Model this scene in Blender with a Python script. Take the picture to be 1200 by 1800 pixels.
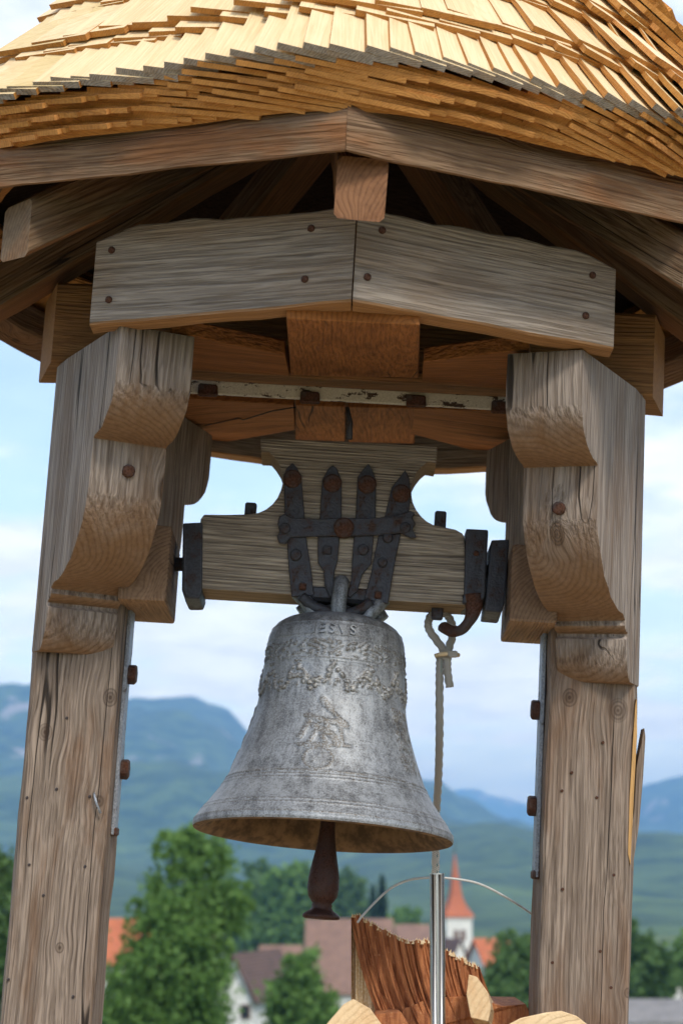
import bpy, bmesh, math, random
from mathutils import Vector, Matrix, noise
R = math.radians
rnd = random.Random(7)
scene = bpy.context.scene
for o in list(bpy.data.objects): bpy.data.objects.remove(o)

# ------------------------------------------------------------------ camera
PITCH, FPX, CAMY = 11.3, 3200.0, -3.4
cam_d = bpy.data.cameras.new('camera')
cam = bpy.data.objects.new('camera', cam_d); scene.collection.objects.link(cam)
cam.location = (0, CAMY, 0); cam.rotation_euler = (R(90 + PITCH), 0, 0)
cam_d.sensor_fit = 'VERTICAL'; cam_d.sensor_height = 36; cam_d.sensor_width = 24
cam_d.lens = 36 * FPX / 1800
cam_d.clip_start = .05; cam_d.clip_end = 60000
cam_d.dof.use_dof = True; cam_d.dof.focus_distance = 3.15; cam_d.dof.aperture_fstop = 5.4
cam_d.dof.aperture_blades = 0
scene.camera = cam

# ------------------------------------------------------------------ light
SUN_EL, SUN_AZ = 43, 158          # azimuth clockwise from +Y: veiled sun behind the camera, to the right
sun_d = bpy.data.lights.new('sun', 'SUN'); sun_d.energy = 2.1; sun_d.angle = R(12); sun_d.color = (1, .95, .87)
sun = bpy.data.objects.new('sun', sun_d); scene.collection.objects.link(sun)
sdir = Vector((math.sin(R(SUN_AZ)) * math.cos(R(SUN_EL)), math.cos(R(SUN_AZ)) * math.cos(R(SUN_EL)), math.sin(R(SUN_EL))))
sun.rotation_euler = sdir.to_track_quat('Z', 'Y').to_euler()
sun.location = sdir * 30

class NT:
    def __init__(s, nt): s.nt = nt; nt.nodes.clear()
    def n(s, typ, ins=None, **props):
        nd = s.nt.nodes.new(typ)
        for k, v in props.items(): setattr(nd, k, v)
        for k, v in (ins or {}).items():
            sock = nd.inputs[k]
            if isinstance(v, bpy.types.NodeSocket): s.nt.links.new(v, sock)
            elif isinstance(v, bpy.types.Node): s.nt.links.new(v.outputs[0], sock)
            else:
                if hasattr(sock.default_value, '__len__') and not isinstance(v, (int, float)):
                    v = tuple(v)
                    if len(v) == 3 and len(sock.default_value) == 4: v = v + (1,)
                sock.default_value = v
        return nd
    def math(s, op, a, b=None, c=None, clamp=False):
        ins = {0: a}
        if b is not None: ins[1] = b
        if c is not None: ins[2] = c
        return s.n('ShaderNodeMath', ins, operation=op, use_clamp=clamp).outputs[0]
    def vmath(s, op, a, b=None):
        ins = {0: a}
        if b is not None: ins[1] = b
        nd = s.n('ShaderNodeVectorMath', ins, operation=op)
        return nd.outputs['Value'] if op in ('LENGTH', 'DISTANCE', 'DOT_PRODUCT') else nd.outputs[0]
    def noise(s, vec, scale=1, detail=2, rough=.5, dist=0, out=0):
        return s.n('ShaderNodeTexNoise', {'Vector': vec, 'Scale': scale, 'Detail': detail, 'Roughness': rough, 'Distortion': dist}).outputs[out]
    def rng(s, v, a, b, c=0.0, d=1.0, smooth=True):
        return s.n('ShaderNodeMapRange', {'Value': v, 'From Min': a, 'From Max': b, 'To Min': c, 'To Max': d}, interpolation_type='SMOOTHSTEP' if smooth else 'LINEAR').outputs[0]
    def mix(s, f, a, b, mode='MIX'):
        nd = s.n('ShaderNodeMix', data_type='RGBA', blend_type=mode)
        for i, v in ((0, f), (6, a), (7, b)):
            if isinstance(v, bpy.types.NodeSocket): s.nt.links.new(v, nd.inputs[i])
            else: nd.inputs[i].default_value = v if i == 0 else (tuple(v) + (1,) if len(v) == 3 else v)
        return nd.outputs[2]
    def out(s, shader, slot='Surface'):
        o = s.n('ShaderNodeOutputMaterial'); s.nt.links.new(shader, o.inputs[slot])

# ------------------------------------------------------------------ sky
world = bpy.data.worlds.new('World'); scene.world = world; world.use_nodes = True
w = NT(world.node_tree)
sky = w.n('ShaderNodeTexSky', sky_type='NISHITA', sun_disc=False, sun_elevation=R(SUN_EL), sun_rotation=R(SUN_AZ), air_density=1.0, dust_density=.6, ozone_density=1.2)
wc = w.n('ShaderNodeTexCoord').outputs['Generated']
wsep = w.n('ShaderNodeSeparateXYZ', {0: wc})
den = w.math('MAXIMUM', w.math('ADD', wsep.outputs[2], .16), .05)
wv = w.n('ShaderNodeCombineXYZ', {0: w.math('DIVIDE', wsep.outputs[0], den), 1: w.math('DIVIDE', wsep.outputs[1], den), 2: 3.7}).outputs[0]
cl1 = w.noise(wv, 1.25, 7, .58, .3)
cl2 = w.noise(wv, 6.0, 4, .6, .3)
cmask = w.rng(w.math('ADD', w.math('MULTIPLY', cl1, .85), w.math('MULTIPLY', cl2, .15)), .42, .56)
cmask = w.math('MAXIMUM', cmask, w.rng(wsep.outputs[2], .22, .0, 0, .7))
ctone = w.rng(cl2, .3, .7, .82, 1.05)
ccol = w.mix(1.0, (9.0, 9.35, 9.9), w.n('ShaderNodeCombineColor', {0: ctone, 1: ctone, 2: ctone}).outputs[0], 'MULTIPLY')
skyb = w.mix(1.0, sky.outputs[0], (1.5, 1.56, 1.6), 'MULTIPLY')
skyc = w.mix(w.math('MULTIPLY_ADD', cmask, .70, .22), skyb, ccol)
wbg = w.n('ShaderNodeBackground', {'Color': skyc, 'Strength': .1})
wo = w.n('ShaderNodeOutputWorld'); w.nt.links.new(wbg.outputs[0], wo.inputs[0])
vs = scene.view_settings
vs.view_transform = 'Standard'; vs.look = 'None'; vs.exposure = 0.6; vs.gamma = 1; vs.use_curve_mapping = False
cy = scene.cycles
cy.max_bounces = 8; cy.diffuse_bounces = 5; cy.glossy_bounces = 3; cy.volume_bounces = 1; cy.transparent_max_bounces = 6
cy.use_denoising = True; cy.sample_clamp_indirect = 6

# ------------------------------------------------------------------ frames and helpers
MT = Matrix.Translation((-.034, 0, 0)) @ Matrix.Rotation(R(3.25), 4, 'Y')                     # the turret leans a little
MB = MT @ Matrix.Translation((-.003, 0, .575)) @ Matrix.Rotation(R(-5.6), 4, 'X') @ Matrix.Rotation(R(.7), 4, 'Y')   # bell and yoke, swung a little
MI = Matrix.Identity(4)
def ray(x, y):
    p = R(PITCH); a, b = (x - 600) / FPX, (900 - y) / FPX
    return Vector((a, math.cos(p) - b * math.sin(p), math.sin(p) + b * math.cos(p)))
def P(x, y, Y, M=MT):
    Mi = M.inverted(); o = Mi @ Vector((0, CAMY, 0)); d = Mi.to_3x3() @ ray(x, y)
    return o + d * ((Y - o.y) / d.y)
def W(x, y, D):
    d = ray(x, y); return Vector((0, CAMY, 0)) + d * (D / d.y)

FR = {}
def link(o, parent, M):
    scene.collection.objects.link(o)
    FR[o.name] = M
    if parent is not None:
        o.parent = parent; o.matrix_parent_inverse = FR[parent.name].inverted()
    o.matrix_basis = M
    return o
def tag(o, label, cat, group=None, kind=None):
    o['label'] = label; o['category'] = cat
    if group: o['group'] = group
    if kind: o['kind'] = kind
    return o
def empty(name, M=MI, parent=None):
    o = bpy.data.objects.new(name, None); o.empty_display_size = .1
    return link(o, parent, M)
def basis(grain):
    x = Vector(grain).normalized()
    t = Vector((0, 0, 1)) if abs(x.z) < .8 else Vector((0, 1, 0))
    y = t.cross(x).normalized(); z = x.cross(y)
    return Matrix((x, y, z)).transposed()
def mk(name, verts, faces, mat, parent=None, base=MI, grain=None, bevel=0, smooth=False, seg=1, midx=None, origin=None, clean=True, fuzz=0):
    """verts in frame `base`; grain -> local X axis"""
    vs_ = [Vector(v) for v in verts]
    B = basis(grain) if grain is not None else Matrix.Identity(3)
    if origin is None:
        lo = [min(v[i] for v in vs_) for i in range(3)]; hi = [max(v[i] for v in vs_) for i in range(3)]
        origin = Vector([(a + b) / 2 for a, b in zip(lo, hi)])
    Bt = B.transposed()
    loc = [Bt @ (v - origin) for v in vs_]
    me = bpy.data.meshes.new(name)
    bm = bmesh.new()
    bv = [bm.verts.new(v) for v in loc]
    for i, f in enumerate(faces):
        try:
            bf = bm.faces.new([bv[j] for j in f])
            if midx: bf.material_index = midx[i]
        except ValueError: pass
    if clean: bmesh.ops.recalc_face_normals(bm, faces=bm.faces)
    if bevel:
        bm.normal_update()
        ed = [e for e in bm.edges if len(e.link_faces) == 2 and e.calc_face_angle(0) > R(32)]
        bmesh.ops.bevel(bm, geom=ed, offset=bevel, segments=seg, affect='EDGES', profile=.6, clamp_overlap=True)
    if fuzz:
        for v in bm.verts:
            q = v.co * 38; v.co += Vector((noise.noise(q), noise.noise(q + Vector((9, 0, 0))), noise.noise(q + Vector((0, 9, 0))))) * fuzz
    bm.to_mesh(me); bm.free()
    if smooth == 'angle':
        for p in me.polygons: p.use_smooth = True
        me.set_sharp_from_angle(angle=R(28))
    elif smooth:
        for p in me.polygons: p.use_smooth = True
    for m in (mat if isinstance(mat, (list, tuple)) else [mat]): me.materials.append(m)
    o = bpy.data.objects.new(name, me)
    M = base @ Matrix.Translation(origin) @ B.to_4x4()
    return link(o, parent, M)
def boxv(c, s, B=None):
    c = Vector(c); out = []
    for dx in (-.5, .5):
        for dy in (-.5, .5):
            for dz in (-.5, .5):
                v = Vector((dx * s[0], dy * s[1], dz * s[2])); out.append(c + (B @ v if B else v))
    return out
BOXF = [(0, 1, 3, 2), (4, 6, 7, 5), (0, 4, 5, 1), (2, 3, 7, 6), (0, 2, 6, 4), (1, 5, 7, 3)]
def prism(poly, ext):
    n = len(poly); ext = Vector(ext)
    v = [Vector(p) for p in poly] + [Vector(p) + ext for p in poly]
    f = [tuple(range(n))[::-1], tuple(range(n, 2 * n))] + [(i, (i + 1) % n, n + (i + 1) % n, n + i) for i in range(n)]
    return v, f
def loft(secs, cap=True):
    n = len(secs[0]); v = [Vector(p) for s in secs for p in s]; f = []
    for k in range(len(secs) - 1):
        for i in range(n):
            f.append((k * n + i, k * n + (i + 1) % n, (k + 1) * n + (i + 1) % n, (k + 1) * n + i))
    if cap: f += [tuple(range(n))[::-1], tuple(range((len(secs) - 1) * n, len(secs) * n))]
    return v, f
def subdiv_lin(a, b, n): return [Vector(a).lerp(Vector(b), i / n) for i in range(n + 1)]
def chamfer(poly, c):
    out = []; n = len(poly)
    for i in range(n):
        p = Vector(poly[i]); a = Vector(poly[i - 1]); b = Vector(poly[(i + 1) % n])
        out.append(p + (a - p).normalized() * c); out.append(p + (b - p).normalized() * c)
    return out
def timber(name, secA, secB, mat, parent, base=MT, n=10, c=.004, jit=.0012, seed=0, skew=None):
    """loft between two corresponding section polygons, chamfered arrises, slightly uneven"""
    A = chamfer(secA, c); B = chamfer(secB, c)
    secs = []
    for k in range(n + 1):
        t = k / n; s = []
        for i, (a, b) in enumerate(zip(A, B)):
            p = Vector(a).lerp(Vector(b), t)
            if 0 < k < n or True:
                q = p * 9 + Vector((seed * 3.1, i // 2 * 5.3, 0))
                p += Vector((noise.noise(q), noise.noise(q + Vector((7, 7, 0))), noise.noise(q + Vector((0, 3, 8))))) * jit * 1.6
                q = p * 60; p += Vector((noise.noise(q), noise.noise(q + Vector((7, 7, 0))), noise.noise(q + Vector((0, 3, 8))))) * jit * .6
            if skew: p = skew(p, i, t)
            s.append(p)
        secs.append(s)
    v, f = loft(secs)
    cA = sum((Vector(p) for p in secA), Vector()) / len(secA); cB = sum((Vector(p) for p in secB), Vector()) / len(secB)
    return mk(name, v, f, mat, parent, base, grain=cB - cA)
def tube(name, path, rad, mat, parent=None, base=MI, n=10, caps=True, smooth=True, flat=None, twist=0):
    path = [Vector(p) for p in path]; secs = []; prev = None
    for i, p in enumerate(path):
        t = (path[min(i + 1, len(path) - 1)] - path[max(i - 1, 0)]).normalized()
        if prev is None:
            u = t.orthogonal().normalized() if flat is None else (Vector(flat) - t * t.dot(Vector(flat))).normalized()
        else: u = (prev - t * prev.dot(t)).normalized()
        prev = u; b = t.cross(u)
        r = rad[i] if isinstance(rad, list) else rad
        ra, rb = r if isinstance(r, tuple) else (r, r)
        tw = [1 + (.13 * math.cos(3 * 2 * math.pi * k / n + i * twist) if twist else 0) for k in range(n)]
        secs.append([p + u * (math.cos(2 * math.pi * k / n) * ra * tw[k]) + b * (math.sin(2 * math.pi * k / n) * rb * tw[k]) for k in range(n)])
    v, f = loft(secs, caps)
    return mk(name, v, f, mat, parent, base, smooth=smooth)
def bez(pts, n=8):
    """Catmull-Rom through points"""
    pts = [Vector(p) for p in pts]; q = [pts[0] * 2 - pts[1]] + pts + [pts[-1] * 2 - pts[-2]]; out = []
    for i in range(1, len(q) - 2):
        for k in range(n):
            t = k / n; a, b, c, d = q[i - 1:i + 3]
            out.append(.5 * ((2 * b) + (c - a) * t + (2 * a - 5 * b + 4 * c - d) * t * t + (3 * b - a - 3 * c + d) * t ** 3))
    return out + [pts[-1]]
def lathe(name, prof, mat, parent, base, n=40, smooth=True, axis0=Vector((0, 0, 0)), ax=Vector((0, 0, 1))):
    B = basis(ax) if abs(ax.z) < .99 else None
    secs = []
    for r, z in prof:
        s = []
        for k in range(n):
            a = 2 * math.pi * k / n; v = Vector((r * math.cos(a), r * math.sin(a), z))
            if B: v = B @ Vector((v.z, v.x, v.y))
            s.append(axis0 + v)
        secs.append(s)
    v, f = loft(secs); return mk(name, v, f, mat, parent, base, smooth=smooth)

# ------------------------------------------------------------------ materials
def newmat(name):
    m = bpy.data.materials.new(name); m.use_nodes = True; return m, NT(m.node_tree)
def finish(g, col, rough=.8, metal=0, height=None, dist=.002, strength=.6, spec=.3):
    ins = {'Base Color': col, 'Roughness': rough, 'Metallic': metal, 'Specular IOR Level': spec}
    if height is not None:
        ins['Normal'] = g.n('ShaderNodeBump', {'Height': height, 'Distance': dist, 'Strength': strength}).outputs[0]
    g.out(g.n('ShaderNodeBsdfPrincipled', ins).outputs[0])
def wood(name, light, dark, patch, under=None, rings=130, patchamt=.5, crack=1.0, contrast=1.0, fib=240, bump=.0022, knots=.82, rough=.82, warp=.045, at=(), sfr=105, vary=0.0):
    m, g = newmat(name)
    obj = g.n('ShaderNodeTexCoord').outputs['Object']
    rn = g.n('ShaderNodeObjectInfo').outputs['Random']
    off = g.n('ShaderNodeCombineXYZ', {0: g.math('MULTIPLY', rn, 41.0), 1: g.math('MULTIPLY_ADD', rn, .05, .045), 2: g.math('MULTIPLY_ADD', rn, -.03, .075)}).outputs[0]
    v = g.vmath('ADD', obj, off)
    wn = g.noise(g.vmath('MULTIPLY', v, (1.6, 6, 6)), 1, 2, .5, 0, 1)
    wv = g.vmath('MULTIPLY', g.vmath('SUBTRACT', wn, (.5, .5, .5)), (0, warp, warp))
    vw = g.vmath('ADD', v, wv)
    vw0 = vw
    onx = g.n('ShaderNodeSeparateXYZ', {0: g.n('ShaderNodeTexCoord').outputs['Normal']}).outputs[0]
    eg = g.rng(g.math('ABSOLUTE', onx), .35, .8); side = g.rng(g.math('ABSOLUTE', onx), .42, .12)
    kmask = None
    for kx_, ky_, kz_, kr_ in at:                       # knots the photograph shows, the grain bends round them
        dv_ = g.vmath('MULTIPLY', g.vmath('SUBTRACT', obj, (kx_, ky_, kz_)), (.8, 1, 1))
        dl = g.vmath('LENGTH', g.vmath('ADD', dv_, g.vmath('MULTIPLY', g.vmath('SUBTRACT', wn, (.5, .5, .5)), (.012, .012, .012))))
        fall = g.math('MULTIPLY', g.rng(g.math('DIVIDE', dl, kr_), 4.5, .6), .38)
        sc_ = g.n('ShaderNodeVectorMath', {0: g.vmath('MULTIPLY', dv_, (0, 1, 1)), 'Scale': g.math('MULTIPLY', fall, -1.0)}, operation='SCALE').outputs[0]
        vw = g.vmath('ADD', vw, sc_)
        rim_ = g.math('MULTIPLY_ADD', g.math('SINE', g.math('MULTIPLY', dl, 1100)), .35, .55)
        k1 = g.math('MULTIPLY', g.rng(g.math('DIVIDE', dl, kr_), 1.08, .9), g.math('ADD', g.math('MULTIPLY', rim_, .6), g.rng(g.math('DIVIDE', dl, kr_), .7, .1, .15, .5)))
        kmask = k1 if kmask is None else g.math('MAXIMUM', kmask, k1)
    if knots < 1:
        vo = g.n('ShaderNodeTexVoronoi', {'Vector': g.vmath('ADD', g.vmath('MULTIPLY', v, (5.2, 14, 14)), g.vmath('MULTIPLY', wn, (.5, .5, .5))), 'Scale': 1.0})
        sel = g.math('GREATER_THAN', g.n('ShaderNodeSeparateColor', {0: vo.outputs['Color']}).outputs[0], knots)
        kd = vo.outputs['Distance']
        kn = g.math('MULTIPLY', sel, g.rng(kd, .24, .17)); kw = g.math('MULTIPLY', sel, g.rng(kd, .62, .1))
        vw = g.vmath('ADD', vw, g.n('ShaderNodeCombineXYZ', {0: 0.0, 1: g.math('MULTIPLY', kw, .02), 2: g.math('MULTIPLY', kw, .02)}).outputs[0])
    sp = g.n('ShaderNodeSeparateXYZ', {0: vw})
    rr = g.math('SQRT', g.math('ADD', g.math('MULTIPLY', sp.outputs[1], sp.outputs[1]), g.math('MULTIPLY', sp.outputs[2], sp.outputs[2])))
    rw = g.math('ADD', rr, g.math('MULTIPLY', g.noise(g.vmath('MULTIPLY', v, (3, 34, 34)), 1, 2), .007))
    ring = g.math('POWER', g.math('MULTIPLY_ADD', g.math('SINE', g.math('MULTIPLY', rw, rings * 6.283)), .5, .5), 3.0)
    fibre = g.rng(g.noise(g.vmath('MULTIPLY', vw, (9, fib, fib)), 1, 2, .6), .38, .62)
    streak = g.rng(g.noise(g.vmath('MULTIPLY', vw, (1.7, sfr, sfr)), 1, 5, .68), .27, .73)
    gf = g.math('ADD', g.math('MULTIPLY', g.math('MULTIPLY', ring, g.math('MULTIPLY_ADD', eg, .25, 1.0)), .26 * contrast), g.math('ADD', g.math('MULTIPLY', g.math('MULTIPLY', fibre, g.math('MULTIPLY_ADD', eg, -.88, 1.0)), .44 * contrast), g.math('MULTIPLY_ADD', streak, .50 * contrast, -.10)), clamp=True)
    col = g.mix(gf, light, dark)
    pn = g.noise(g.vmath('MULTIPLY', v, (3.0, 13, 13)), 1, 5, .62, .6)
    pf = g.math('MULTIPLY', g.rng(pn, .44, .64), patchamt)
    pcol = g.mix(g.math('MULTIPLY', gf, .8), patch, [c * .38 for c in patch])
    col = g.mix(pf, col, pcol)
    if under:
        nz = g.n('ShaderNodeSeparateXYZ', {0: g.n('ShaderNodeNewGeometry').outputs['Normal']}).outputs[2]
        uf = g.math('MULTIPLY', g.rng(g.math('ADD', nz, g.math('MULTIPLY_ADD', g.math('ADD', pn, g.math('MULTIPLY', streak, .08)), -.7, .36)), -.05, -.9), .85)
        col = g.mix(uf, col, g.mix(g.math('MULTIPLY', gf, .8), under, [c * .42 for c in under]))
    cr = None
    if crack > 0:
        cn = g.noise(g.vmath('MULTIPLY', vw0, (.3, 26, 26)), 1, .6, .5)
        cf = g.rng(g.math('ABSOLUTE', g.math('SUBTRACT', cn, .5)), .014, .004)
        cm = g.rng(g.noise(g.vmath('MULTIPLY', v, (1.3, 9, 9)), 1, 2), .60 - .12 * crack, .66 - .12 * crack)
        cr = g.math('MULTIPLY', g.math('MULTIPLY', cf, cm), side)
        col = g.mix(g.math('MULTIPLY', cr, .9), col, (.016, .011, .008))
    if knots < 1:
        kring = g.math('MULTIPLY_ADD', g.math('SINE', g.math('MULTIPLY', kd, 110)), .4, .5)
        col = g.mix(g.math('MULTIPLY', kn, .75), col, g.mix(kring, [c * .75 for c in patch], (.035, .02, .012)))
    if vary:
        rv = g.math('MULTIPLY_ADD', g.n('ShaderNodeNewGeometry').outputs['Random Per Island'], vary, 1 - vary * .7)
        col = g.mix(1.0, col, g.n('ShaderNodeCombineColor', {0: rv, 1: rv, 2: g.math('MULTIPLY', rv, rv)}).outputs[0], 'MULTIPLY')
    if kmask is not None: col = g.mix(g.math('MULTIPLY', kmask, .85), col, (.04, .022, .013))
    h = g.math('MULTIPLY_ADD', ring, -.35, g.math('MULTIPLY', g.math('MULTIPLY', fibre, g.math('MULTIPLY_ADD', eg, -.85, 1.0)), -.7))
    if cr is not None: h = g.math('SUBTRACT', h, g.math('MULTIPLY', cr, 2.2))
    finish(g, col, rough, 0, h, bump, .8, .25)
    return m
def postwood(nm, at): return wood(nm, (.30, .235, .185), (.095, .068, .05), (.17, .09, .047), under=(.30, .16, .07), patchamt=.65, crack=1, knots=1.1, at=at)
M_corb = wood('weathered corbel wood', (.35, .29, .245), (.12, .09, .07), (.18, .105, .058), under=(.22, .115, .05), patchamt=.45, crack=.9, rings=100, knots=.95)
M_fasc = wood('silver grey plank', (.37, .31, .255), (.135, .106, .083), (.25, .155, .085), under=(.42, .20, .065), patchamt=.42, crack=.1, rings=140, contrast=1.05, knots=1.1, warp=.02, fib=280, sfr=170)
M_rim = wood('brown eave beam', (.28, .18, .108), (.095, .05, .027), (.28, .11, .038), under=(.2, .10, .045), patchamt=.8, crack=.3)
M_warm = wood('sheltered orange wood', (.37, .145, .042), (.15, .054, .015), (.21, .078, .022), patchamt=.55, crack=.35, rings=120, knots=.93)
M_tieb = wood('brown tie beam wood', (.32, .165, .065), (.12, .055, .022), (.27, .115, .04), patchamt=.5, crack=.3, rings=120, knots=.95)
M_rend = wood('red-brown rafter end', (.24, .115, .055), (.085, .035, .016), (.19, .075, .03), under=(.22, .1, .04), patchamt=.5, crack=.5)
M_raft = wood('rafter wood', (.22, .15, .092), (.075, .042, .022), (.2, .085, .03), under=(.24, .1, .034), patchamt=.5, crack=.5)
M_block = wood('bearing block wood', (.22, .14, .088), (.08, .046, .027), (.15, .08, .042), under=(.36, .21, .11), patchamt=.4, crack=.6, rings=150)
M_oak = wood('grey oak', (.47, .40, .32), (.10, .08, .062), (.23, .18, .13), under=(.36, .24, .125), patchamt=.3, crack=.2, contrast=1.0, fib=250, rings=190, bump=.004, knots=1.1, warp=.008)
M_fresh = wood('fresh split wood', (.58, .35, .14), (.36, .19, .07), (.5, .28, .1), patchamt=.3, crack=0, contrast=.6, knots=1.1)
M_deck = wood('dark roof board', (.06, .032, .016), (.028, .014, .007), (.04, .02, .01), patchamt=.5, crack=0, knots=1.1)
M_shin = wood('new shingle wood', (.80, .62, .385), (.60, .41, .21), (.74, .53, .28), vary=.22, patchamt=.5, crack=0, contrast=.6, rings=230, fib=170, bump=.0008, knots=1.1)
M_butt = wood('orange shingle edge', (.60, .28, .08), (.33, .13, .032), (.44, .19, .055), vary=.35, patchamt=.5, crack=0, contrast=.9, rings=260, bump=.001, knots=1.1)
M_grey = wood('grey shingle butt', (.42, .37, .32), (.15, .125, .105), (.40, .24, .12), patchamt=.4, crack=0, contrast=1.2, rings=260, bump=.002, knots=1.1)
M_log = wood('pale split log', (.74, .55, .33), (.42, .26, .12), (.66, .42, .22), patchamt=.6, crack=.4, contrast=.55, rings=90, knots=1.1)
def iron(name, base, rust, amt=.5, rough=.55):
    m, g = newmat(name)
    v = g.n('ShaderNodeTexCoord').outputs['Object']
    n1 = g.noise(v, 34, 5, .65); n2 = g.noise(v, 260, 3, .6)
    f = g.rng(g.math('ADD', g.math('MULTIPLY', n1, .75), g.math('MULTIPLY', n2, .3)), .62 - amt * .3, .74 - amt * .2)
    col = g.mix(f, g.mix(g.rng(n2, .3, .7), base, [c * 1.7 for c in base]), g.mix(g.rng(n2, .35, .65), rust, [c * .45 for c in rust]))
    finish(g, col, g.math('MULTIPLY_ADD', f, .3, rough), .35, g.math('MULTIPLY_ADD', n1, 1.0, g.math('MULTIPLY', n2, .4)), .003, .8, .4)
    return m
M_iron = iron('forged iron', (.035, .036, .042), (.085, .045, .032), .35, .5)
M_rust = iron('rusty iron', (.05, .04, .038), (.13, .055, .032), .7, .6)
M_plate = iron('grey painted iron', (.20, .215, .24), (.11, .07, .05), .12, .5)
M_clap = iron('clapper iron', (.035, .016, .012), (.085, .032, .02), .6, .45)
def simple(name, c, c2=None, scale=60, rough=.7, metal=0, bump=.001, spec=.3):
    m, g = newmat(name); v = g.n('ShaderNodeTexCoord').outputs['Object']
    n = g.noise(v, scale, 4, .6)
    finish(g, g.mix(g.rng(n, .35, .65), c, c2 or [x * .7 for x in c]), rough, metal, n, bump, .5, spec); return m
def peeling(name):
    m, g = newmat(name); v = g.n('ShaderNodeTexCoord').outputs['Object']
    n = g.noise(g.vmath('MULTIPLY', v, (30, 70, 70)), 1, 5, .7); n2 = g.noise(v, 420, 2)
    f = g.rng(g.math('ADD', n, g.math('MULTIPLY_ADD', n2, .16, -.08)), .56, .6)
    finish(g, g.mix(f, g.mix(g.rng(n2, .3, .7), (.62, .58, .50), (.46, .42, .35)), (.06, .035, .025)), .75, 0, f, .002, -.5); return m
M_peel = peeling('peeling white paint on iron')
def bellmat():
    m, g = newmat('patinated bell bronze')
    v = g.n('ShaderNodeTexCoord').outputs['Object']
    rel = g.n('ShaderNodeAttribute', attribute_name='relief', attribute_type='GEOMETRY').outputs['Fac']
    big = g.noise(v, 7, 5, .6, .8)
    st = g.noise(g.vmath('MULTIPLY', v, (55, 55, 9)), 1, 4, .65)
    st2 = g.noise(g.vmath('MULTIPLY', v, (40, 40, 90)), 1, 3, .6, 1.0)
    fine = g.noise(v, 330, 3, .7)
    mid = g.noise(v, 90, 4, .65)
    f = g.math('ADD', g.math('MULTIPLY', big, .7), g.math('ADD', g.math('MULTIPLY', st, .75), g.math('ADD', g.math('MULTIPLY', st2, .25), g.math('ADD', g.math('MULTIPLY', mid, .3), g.math('MULTIPLY', fine, 1.0)))))
    f = g.rng(f, 1.12, 1.78)
    col = g.mix(f, (.06, .06, .064), (.335, .352, .372))
    # brownish grime keeps to the ornament
    grime = g.math('MULTIPLY', g.rng(rel, .12, .3), g.rng(fine, .62, .42))
    col = g.mix(g.math('MULTIPLY', grime, .75), col, (.10, .082, .06))
    hi = g.math('MULTIPLY', g.rng(rel, .55, .9), g.rng(mid, .4, .6))
    col = g.mix(g.math('MULTIPLY', hi, .5), col, (.40, .39, .36))
    pit = g.rng(g.noise(v, 520, 2, .5), .66, .72)
    col = g.mix(g.math('MULTIPLY', pit, .7), col, (.06, .045, .035))
    h = g.math('ADD', g.math('MULTIPLY', fine, .5), g.math('ADD', g.math('MULTIPLY', mid, .5), g.math('MULTIPLY', pit, -.5)))
    finish(g, col, g.rng(fine, .3, .7, .42, .62), .45, h, .0016, .8, .5); return m
M_bell = bellmat()
M_bellin = simple('tan corroded bell inside', (.2, .125, .065), (.08, .05, .027), 40, .8, .1)
def steel():
    m, g = newmat('brushed steel'); v = g.n('ShaderNodeTexCoord').outputs['Object']
    n = g.noise(g.vmath('MULTIPLY', v, (900, 900, 6)), 1, 3)
    finish(g, g.mix(n, (.62, .61, .58), (.46, .45, .43)), g.rng(n, .3, .7, .22, .4), 1.0, n, .0002, .3); return m
M_steel = steel()
def ropemat():
    m, g = newmat('braided grey rope'); v = g.n('ShaderNodeTexCoord').outputs['Object']
    s = g.n('ShaderNodeSeparateXYZ', {0: v})
    w1 = g.math('SINE', g.math('ADD', g.math('MULTIPLY', s.outputs[2], 1500), g.math('MULTIPLY', s.outputs[0], 900)))
    w2 = g.math('SINE', g.math('SUBTRACT', g.math('MULTIPLY', s.outputs[2], 1500), g.math('MULTIPLY', s.outputs[0], 900)))
    h = g.math('ADD', w1, w2)
    col = g.mix(g.rng(h, -1.2, 1.2), (.40, .37, .33), (.78, .75, .68))
    n = g.noise(v, 500, 2)
    finish(g, g.mix(g.rng(n, .4, .7, 0, .4), col, (.3, .27, .22)), .85, 0, h, .0012, .8); return m
M_rope = ropemat()
M_cable = simple('grey plastic cable', (.55, .55, .54), (.45, .45, .44), 80, .45)
M_tracer = simple('teal tracer yarn', (.02, .17, .19), (.02, .12, .14), 300, .8)
def bark():
    m, g = newmat('red brown bark'); v = g.n('ShaderNodeTexCoord').outputs['Object']
    n1 = g.noise(g.vmath('MULTIPLY', v, (90, 90, 9)), 1, 4, .65); n2 = g.noise(v, 160, 4, .7)
    col = g.mix(g.rng(n1, .3, .7), (.50, .20, .08), (.22, .07, .028))
    col = g.mix(g.math('MULTIPLY', g.rng(n2, .58, .72), .7), col, (.50, .27, .14))
    finish(g, col, .85, 0, g.math('ADD', n1, g.math('MULTIPLY', n2, .5)), .006, .9); return m
M_bark = bark()
M_straw = simple('pale wood fibre', (.75, .60, .40), (.6, .42, .22), 200, .85)

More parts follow.
